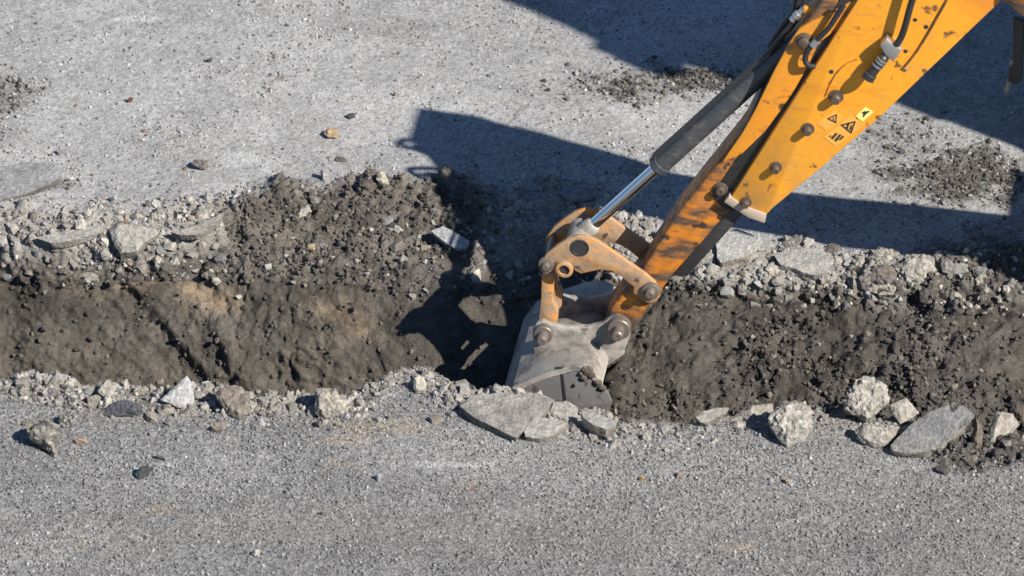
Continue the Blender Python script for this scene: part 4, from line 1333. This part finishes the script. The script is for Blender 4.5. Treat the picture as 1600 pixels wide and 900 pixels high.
O_("asphalt_slab", "pale slab poking out of the stones left of the arm's shadow", "asphalt slab", [(673, 361), (692, 353), (713, 364), (735, 377), (727, 388), (711, 388), (697, 380)], (.37, .362, .35), 48, (.0, -.4, .9), 0, 1, .2, .9, lift=.03, rough=.02)
R_("stone", "orange-tan lump alone on the far paving", "stone", 519, 213, 30, 15, (.34, .235, .14), 49, pebbly=.08, col2=(.4, .28, .17), sink=.15)
R_("stone", "dark grey stone on the far paving above the orange-tan lump", "stone", 548, 183, 16, 11, (.1, .095, .09), 50, sink=.15)
R_("stone", "flat dark stone on the far paving below the orange-tan lump", "stone", 535, 250, 22, 8, (.12, .11, .1), 51)
R_("stone", "small brick-red stone on the left of the far paving", "stone", 204, 160, 12, 10, (.22, .10, .065), 52, sink=.1)
R_("stone", "dark stone with a bright chip on the upper far paving", "stone", 328, 97, 13, 9, (.1, .1, .1), 53, sink=.1)
R_("stone", "small pale upright stone on the far paving left of the shadow's tip", "stone", 618, 150, 9, 10, (.42, .37, .28), 54, sink=.05)
R_("clod", "dark crumbled clod on the far paving above the soil spill", "clod", 312, 262, 26, 16, (.14, .125, .11), 55, pebbly=.1, col2=(.2, .18, .15))
R_("stone", "grey stone lodged at the corner of the sunken slab", "stone", 92, 240, 15, 11, (.2, .2, .2), 56, sink=.15)
# far side, right
O_("asphalt_slab", "pale plate of paving standing at the far lip just right of the arm", "asphalt slab", [(1117, 377), (1131, 362), (1150, 357), (1188, 370), (1192, 377), (1178, 393), (1164, 402), (1150, 404), (1127, 411), (1120, 402), (1120, 390)], (.38, .365, .335), 60, (0, -.15, 1), 0, 1, .13, .96, lift=.03, rough=.012, side=(.31, .26, .20))
O_("stone", "dark flat stone on the far lip at the edge of the shadow", "stone", [(1224, 380), (1234, 372), (1255, 366), (1253, 377), (1241, 390), (1229, 390)], (.155, .142, .13), 61, FACE, .06, .7, .25, rough=.02)
R_("clod", "small dark clod on the far lip right of the dark flat stone", "clod", 1300, 391, 26, 14, (.115, .10, .088), 62)
O_("asphalt_slab", "rough pale slab of paving on the far lip below the dark flat stone", "asphalt slab", [(1209, 398), (1237, 390), (1272, 386), (1304, 400), (1302, 414), (1290, 425), (1274, 430), (1255, 426), (1237, 418), (1220, 414)], (.32, .308, .285), 63, (.03, -.15, 1), 0, 1, .15, .92, lift=.03, rough=.025, pebbly=.015)
O_("asphalt_chunk", "brown earthy chunk behind the pale-edged slab on the far lip", "asphalt chunk", [(1362, 420), (1378, 413), (1393, 415), (1402, 427), (1399, 441), (1386, 443), (1369, 431)], (.15, .128, .108), 64, (.1, -.6, .8), .08, .7, .4)
O_("asphalt_chunk", "big pale-edged chunk on the far lip, fourth of the row right of the arm", "asphalt chunk", [(1401, 420), (1411, 408), (1425, 397), (1453, 397), (1461, 406), (1463, 429), (1449, 439), (1428, 447), (1416, 443), (1406, 436)], (.25, .232, .20), 65, (.1, -.6, .8), .14, .65, .4, .9, rough=.04, pebbly=.05)
O_("asphalt_chunk", "grey chunk right of the big pale-edged one on the far lip", "asphalt chunk", [(1469, 411), (1477, 402), (1512, 413), (1514, 425), (1493, 429), (1472, 425)], (.235, .22, .195), 66, FACE, .1, .65, .35)
O_("asphalt_slab", "long pale edge of a slab sunk in the soil below the brown chunk", "asphalt slab", [(1353, 450), (1360, 445), (1397, 445), (1400, 450), (1395, 461), (1378, 462), (1358, 456)], (.34, .305, .25), 67, (0, -.95, .4), .03, .9, .5, .95, rough=.015)
O_("stone", "pale squarish block at the far lip right behind the arm", "stone", [(1085, 425), (1090, 418), (1121, 419), (1122, 427), (1103, 438), (1094, 437)], (.34, .315, .27), 68, FACE, .1, .7, .4)
O_("stone", "pale wide block below the plate of paving", "stone", [(1127, 433), (1159, 430), (1160, 436), (1147, 443), (1131, 442)], (.31, .28, .24), 69, FACE, .1, .7, .4)
O_("stone", "square tan block in the stones below the rough pale slab", "stone", [(1216, 448), (1223, 440), (1248, 439), (1249, 451), (1234, 457), (1220, 456)], (.29, .26, .215), 70, (0, -.7, .7), .08, .7, .4, rough=.02)
O_("asphalt_chunk", "dark earthy chunk on the far lip behind the big pale-edged one", "asphalt chunk", [(1360, 398), (1372, 386), (1397, 389), (1402, 399), (1390, 408), (1365, 406)], (.20, .185, .16), 71, FACE, .12, .6, .35, pebbly=.05)
R_("stone", "grey stone at the right end of the far row", "stone", 1530, 428, 26, 18, (.21, .2, .185), 72)
O_("asphalt_slab", "edge of a slab lying in the arm's shadow left of the cylinder rod", "asphalt slab", [(873, 298), (890, 289), (930, 294), (940, 304), (915, 311), (885, 312)], (.24, .23, .22), 73, LYING, 0, 1, .12, .95, lift=.02)
R_("stone", "rounded stone in the shadow just left of the upper link", "stone", 826, 338, 14, 14, (.26, .25, .24), 74, "round")

# ------------------------------------------------------------------ countable smaller stones, zone by zone
LAND = [(74, 690, "the pale-topped clod"), (145, 628, "the cube-like tan stone"), (188, 640, "the dark leaning slab"), (280, 618, "the white pointed slab"), (362, 632, "the rough brown clod"),
        (513, 630, "the tall tan block"), (656, 603, "the upright yellow stone"), (790, 645, "the broad cracked plate"), (848, 668, "the pale flat slab"), (936, 658, "the wedge block"),
        (1112, 650, "the overhanging thin slab"), (1240, 660, "the tall pebbly chunk"), (1350, 620, "the largest pebbly chunk"), (1458, 672, "the big oval slab"), (1566, 668, "the tan angular chunk"),
        (222, 738, "the black stone"), (40, 280, "the sunken slab"), (206, 372, "the hanging block"), (312, 350, "the thin tilted flake"), (105, 366, "the long thin flake"),
        (474, 331, "the oblong pitted stone"), (598, 280, "the yellow stone on the spill"), (487, 390, "the flat tan stone"), (705, 370, "the pale slab by the shadow"), (519, 207, "the orange-tan lump"),
        (204, 158, "the brick-red stone"), (328, 95, "the dark chipped stone"), (312, 258, "the crumbled clod"), (1146, 385, "the pale paving plate"), (1240, 380, "the dark flat stone"),
        (1262, 410, "the rough pale slab"), (1383, 430, "the brown earthy chunk"), (1432, 422, "the pale-edged chunk"), (1376, 454, "the pale slab edge"), (1494, 416, "the grey far chunk"),
        (1234, 448, "the square tan block"), (900, 300, "the slab in the arm's shadow"), (852, 415, "the upper link"), (1400, 869, "the lower right corner"), (400, 866, "the lone pale stone"),
        (594, 750, "the small pale grey stone"), (1228, 752, "the lone small tan stone"), (960, 600, "the bucket"), (1050, 560, "the bucket"), (1020, 130, "the dark earth stains"), (1560, 280, "the earth patch right of the arm")]
NTH = ["nearest", "second nearest", "third nearest", "fourth nearest", "fifth nearest", "sixth nearest"]
VAR = {}
def variant(col_key, k):
    key = (col_key, k)
    if key not in VAR:
        col = {"pale": (.34, .32, .285), "grey": (.24, .232, .22), "tan": (.29, .245, .19), "dark": (.11, .10, .09), "soil": (.10, .087, .073),
               "red": (.24, .14, .095), "white": (.44, .425, .39)}[col_key]
        dims = (1.0, .75 + .12 * (k % 3), .5 + .12 * (k % 4))
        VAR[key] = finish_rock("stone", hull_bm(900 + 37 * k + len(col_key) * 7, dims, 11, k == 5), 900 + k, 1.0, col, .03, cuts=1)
    return VAR[key]

used = []
strewn = {}
def strew(n, x0, x1, y0, y1, smin, smax, cols, where, group, name="stone", test=None, seed=0, sunk=.04):
    r = random.Random(seed)
    made = tries = 0
    while made < n and tries < n * 40:
        tries += 1
        px, py = r.uniform(x0, x1), r.uniform(y0, y1)
        s = smin + (smax - smin) * r.random() ** 1.8
        if test and not test(px, py):
            continue
        if any((px - a) ** 2 + (py - b) ** 2 < (.55 * (s + c)) ** 2 for a, b, c in used):
            continue
        used.append((px, py, s))
        p, nrm, _ = hit(px, py, 4)
        ck = r.choice(cols)
        o = bpy.data.objects.new(name, variant(ck, r.randrange(6)))
        COL.objects.link(o)
        sc = s / PXM
        o.scale = (sc, sc, sc)
        o.rotation_euler = (r.uniform(-.5, .5), r.uniform(-.5, .5), r.uniform(0, 6.28))
        o.location = Vector(p) + Vector(nrm) * sc * sunk
        made += 1
        lx, ly, land = min(LAND, key=lambda q: (q[0] - px) ** 2 + 2 * (q[1] - py) ** 2)
        dx, dy = px - lx, (py - ly) * 1.4
        side_ = ("right of" if dx > 0 else "left of") if abs(dx) > abs(dy) else ("below" if dy > 0 else "above")
        look = {"pale": "pale", "grey": "grey", "tan": "tan", "dark": "dark", "soil": "earthy", "red": "reddish", "white": "whitish"}[ck]
        size_ = "small" if s < 11.5 else ("middling" if s < 15 else "larger")
        tag(o, None, name, group)
        strewn.setdefault((size_, look, name, where, side_, land), []).append((dx * dx + dy * dy, o))

strew(36, 0, 350, 384, 432, 9, 24, ["pale", "pale", "tan", "grey"], "in rubble", "stones in the left rubble layer", seed=1)
strew(18, 0, 350, 310, 380, 8, 15, ["grey", "grey", "tan", "red"], "on paving", "stones on the crumbled left paving", seed=2)
strew(36, 370, 690, 320, 470, 8, 16, ["pale", "tan", "grey", "white"], "in soil", "stones in the dark soil spill", seed=3)
strew(34, 650, 820, 345, 440, 9, 19, ["pale", "white", "pale", "tan"], "in gravel", "stones in the whitish gravel run", seed=4)
strew(48, 1085, 1430, 408, 482, 8, 22, ["pale", "white", "pale", "tan", "grey"], "on bank", "stones under the slabs on the right far bank", seed=5)
strew(10, 1430, 1600, 430, 490, 8, 14, ["pale", "white", "tan"], "in soil", "stones at the right end of the far bank", seed=6)
strew(28, 385, 720, 612, 668, 9, 24, ["pale", "tan", "grey"], "in rubble", "stones in the near rubble heap", seed=7)
strew(28, 0, 385, 596, 690, 9, 20, ["tan", "grey", "pale", "grey"], "in rubble", "stones at the left end of the near lip", seed=8)
strew(30, 1470, 1600, 640, 725, 12, 28, ["soil", "dark", "soil"], "on lip", "dark clods at the right end of the near lip", "clod", seed=9)
strew(12, 0, 740, 20, 300, 6, 10, ["dark", "red", "dark", "grey", "tan"], "on paving", "loose stones on the far paving", seed=10)
strew(6, 700, 1180, 60, 330, 6, 10, ["dark", "pale", "dark"], "on paving", "loose stones behind the cylinder", seed=11)
strew(8, 0, 1600, 720, 890, 7, 10, ["pale", "dark", "tan", "white"], "on gravel", "loose stones on the near gravel", seed=12)
strew(12, 970, 1600, 500, 640, 7, 13, ["pale", "soil", "tan", "dark"], "in backfill", "stones in the loose backfill", seed=13)
strew(12, 1380, 1590, 215, 330, 7, 13, ["dark", "soil"], "on paving", "earth crumbs right of the arm", "clod", seed=14)
for (size_, look, name, where, side_, land), lst in strewn.items():
    lst.sort(key=lambda q: q[0])
    for k, (_, o) in enumerate(lst):
        nth = "" if len(lst) == 1 else (NTH[k] if k < len(NTH) else "farther") + " "
        o["label"] = f"{nth}{size_} {look} {name} {where}, {side_} {land}"

# ------------------------------------------------------------------ gravel and crumbs nobody could count
def gravel(name, n, weight, smin, smax, cols, label, seed, power=2.5, sink=.1):
    r = np.random.default_rng(seed)
    inview = (QX > -40) & (QX < 1640) & (QY > -40) & (QY < 940)
    area = np.ones(len(Pd))
    q = Pd.reshape(nr, nc, 3)
    a = np.linalg.norm(np.gradient(q, axis=0), axis=2) * np.linalg.norm(np.gradient(q, axis=1), axis=2)
    w = weight * inview * a.reshape(-1)
    idx = r.choice(len(Pd), n, p=w / w.sum())
    V0 = ICO[1][0]; F0 = ICO[1][1]
    V0, F0 = V0[:12], None
    import itertools
    phi = (1 + 5 ** .5) / 2
    base = np.array([(-1, phi, 0), (1, phi, 0), (-1, -phi, 0), (1, -phi, 0), (0, -1, phi), (0, 1, phi), (0, -1, -phi), (0, 1, -phi),
                     (phi, 0, -1), (phi, 0, 1), (-phi, 0, -1), (-phi, 0, 1)], float) / 1.9
    faces = np.array([(0, 11, 5), (0, 5, 1), (0, 1, 7), (0, 7, 10), (0, 10, 11), (1, 5, 9), (5, 11, 4), (11, 10, 2), (10, 7, 6), (7, 1, 8),
                      (3, 9, 4), (3, 4, 2), (3, 2, 6), (3, 6, 8), (3, 8, 9), (4, 9, 5), (2, 4, 11), (6, 2, 10), (8, 6, 7), (9, 8, 1)])
    s = (smin + (smax - smin) * r.random(n) ** power) * .5
    V = base[None] * (1 + r.normal(0, .22, (n, 12, 1))) * r.uniform(.6, 1.15, (n, 1, 3))
    qn = r.normal(size=(n, 4)); qn /= np.linalg.norm(qn, axis=1, keepdims=True)
    w_, x, y, z = qn.T
    Rm = np.stack([1 - 2 * (y * y + z * z), 2 * (x * y - z * w_), 2 * (x * z + y * w_), 2 * (x * y + z * w_), 1 - 2 * (x * x + z * z), 2 * (y * z - x * w_),
                   2 * (x * z - y * w_), 2 * (y * z + x * w_), 1 - 2 * (x * x + y * y)], 1).reshape(n, 3, 3)
    V = np.einsum('nij,nkj->nki', Rm, V) * s[:, None, None]
    jit = r.normal(0, .004, (n, 3)); jit[:, 2] = 0
    V += (Pd[idx] + jit + NZ_[idx] * (s * (.5 - sink))[:, None])[:, None, :]
    F = (faces[None] + (np.arange(n) * 12)[:, None, None]).reshape(-1, 3).astype(np.int32)
    V = V.reshape(-1, 3).astype(np.float32)
    me = bpy.data.meshes.new(name)
    me.vertices.add(len(V)); me.vertices.foreach_set("co", V.reshape(-1))
    me.loops.add(F.size); me.loops.foreach_set("vertex_index", F.reshape(-1))
    me.polygons.add(len(F)); me.polygons.foreach_set("loop_start", np.arange(len(F), dtype=np.int32) * 3)
    me.polygons.foreach_set("loop_total", np.full(len(F), 3, np.int32))
    me.polygons.foreach_set("use_smooth", np.zeros(len(F), bool))
    cc = np.array(cols)[r.integers(0, len(cols), n)] * r.uniform(.75, 1.25, (n, 1))
    own = r.random((n, 1)) < .5
    cc = np.where(own, C[idx] * 1.05, cc)
    cc = np.repeat(cc, 12, 0)
    ca = me.color_attributes.new("Col", 'FLOAT_COLOR', 'POINT')
    ca.data.foreach_set("color", np.concatenate([cc, np.ones((len(cc), 1))], 1).astype(np.float32).reshape(-1))
    me.update()
    o = link_mesh(name, me, M_ROCK)
    tag(o, label, "gravel", kind="stuff")
    return o

gv = fbm(P, 3.0, 3, 200)
gravel("gravel", 30000, coarse_near * (0.5 + 0.5 * sstep(-.3, .3, gv)) * (seg <= 1), .005, .0145, [(.20, .196, .19), (.25, .245, .24), (.14, .138, .136), (.29, .285, .278), (.10, .10, .10)],
       "fine grey gravel covering the ground before the trench", 301, 3.0)
gravel("rubble_gravel", 5200, np.clip(rub - mound, 0, 1) * (1 - .8 * w_soil) * (0.3 + sstep(-.2, .3, gv)), .006, .030, [(.30, .285, .31), (.30, .26, .21), (.22, .21, .20), (.36, .34, .305), (.13, .12, .11)],
       "loose pale rubble gravel along both lips of the trench", 302, 2.6, .32)
gravel("lip_rubble", 1400, np.maximum(w_rubn ** 2 * np.where(X < 0.05, .8, .06), .4 * rub * (1 - .8 * w_soil)) * (0.1 + sstep(-.1, .35, gv)), .016, .062, [(.29, .265, .225), (.25, .225, .19), (.21, .195, .175), (.33, .30, .25), (.15, .135, .115)],
       "broken stones half buried along both lips of the trench", 305, 1.9, .42)
gravel("soil_crumbs", 13000, loose * np.where(mound > .3, .8, .12 + .9 * patch) + 0.12 * firm * (Z > -.5) + 1.6 * np.clip(dirt_far, 0, 1), .007, .028, [(.075, .066, .056), (.095, .083, .068), (.06, .053, .046), (.11, .095, .078), (.16, .14, .115)],
       "dark crumbs of soil on the trench banks and backfill", 303, 2.6)
gravel("paving_grit", 9000, smooth_far * (0.35 + sstep(-.1, .4, gv))* (1 - .8 * np.clip(dirt_far, 0, 1)), .005, .016, [(.30, .29, .28), (.16, .15, .14), (.40, .39, .37), (.11, .10, .095), (.22, .18, .15)],
       "fine grit strewn over the far paving", 304, 3.2)
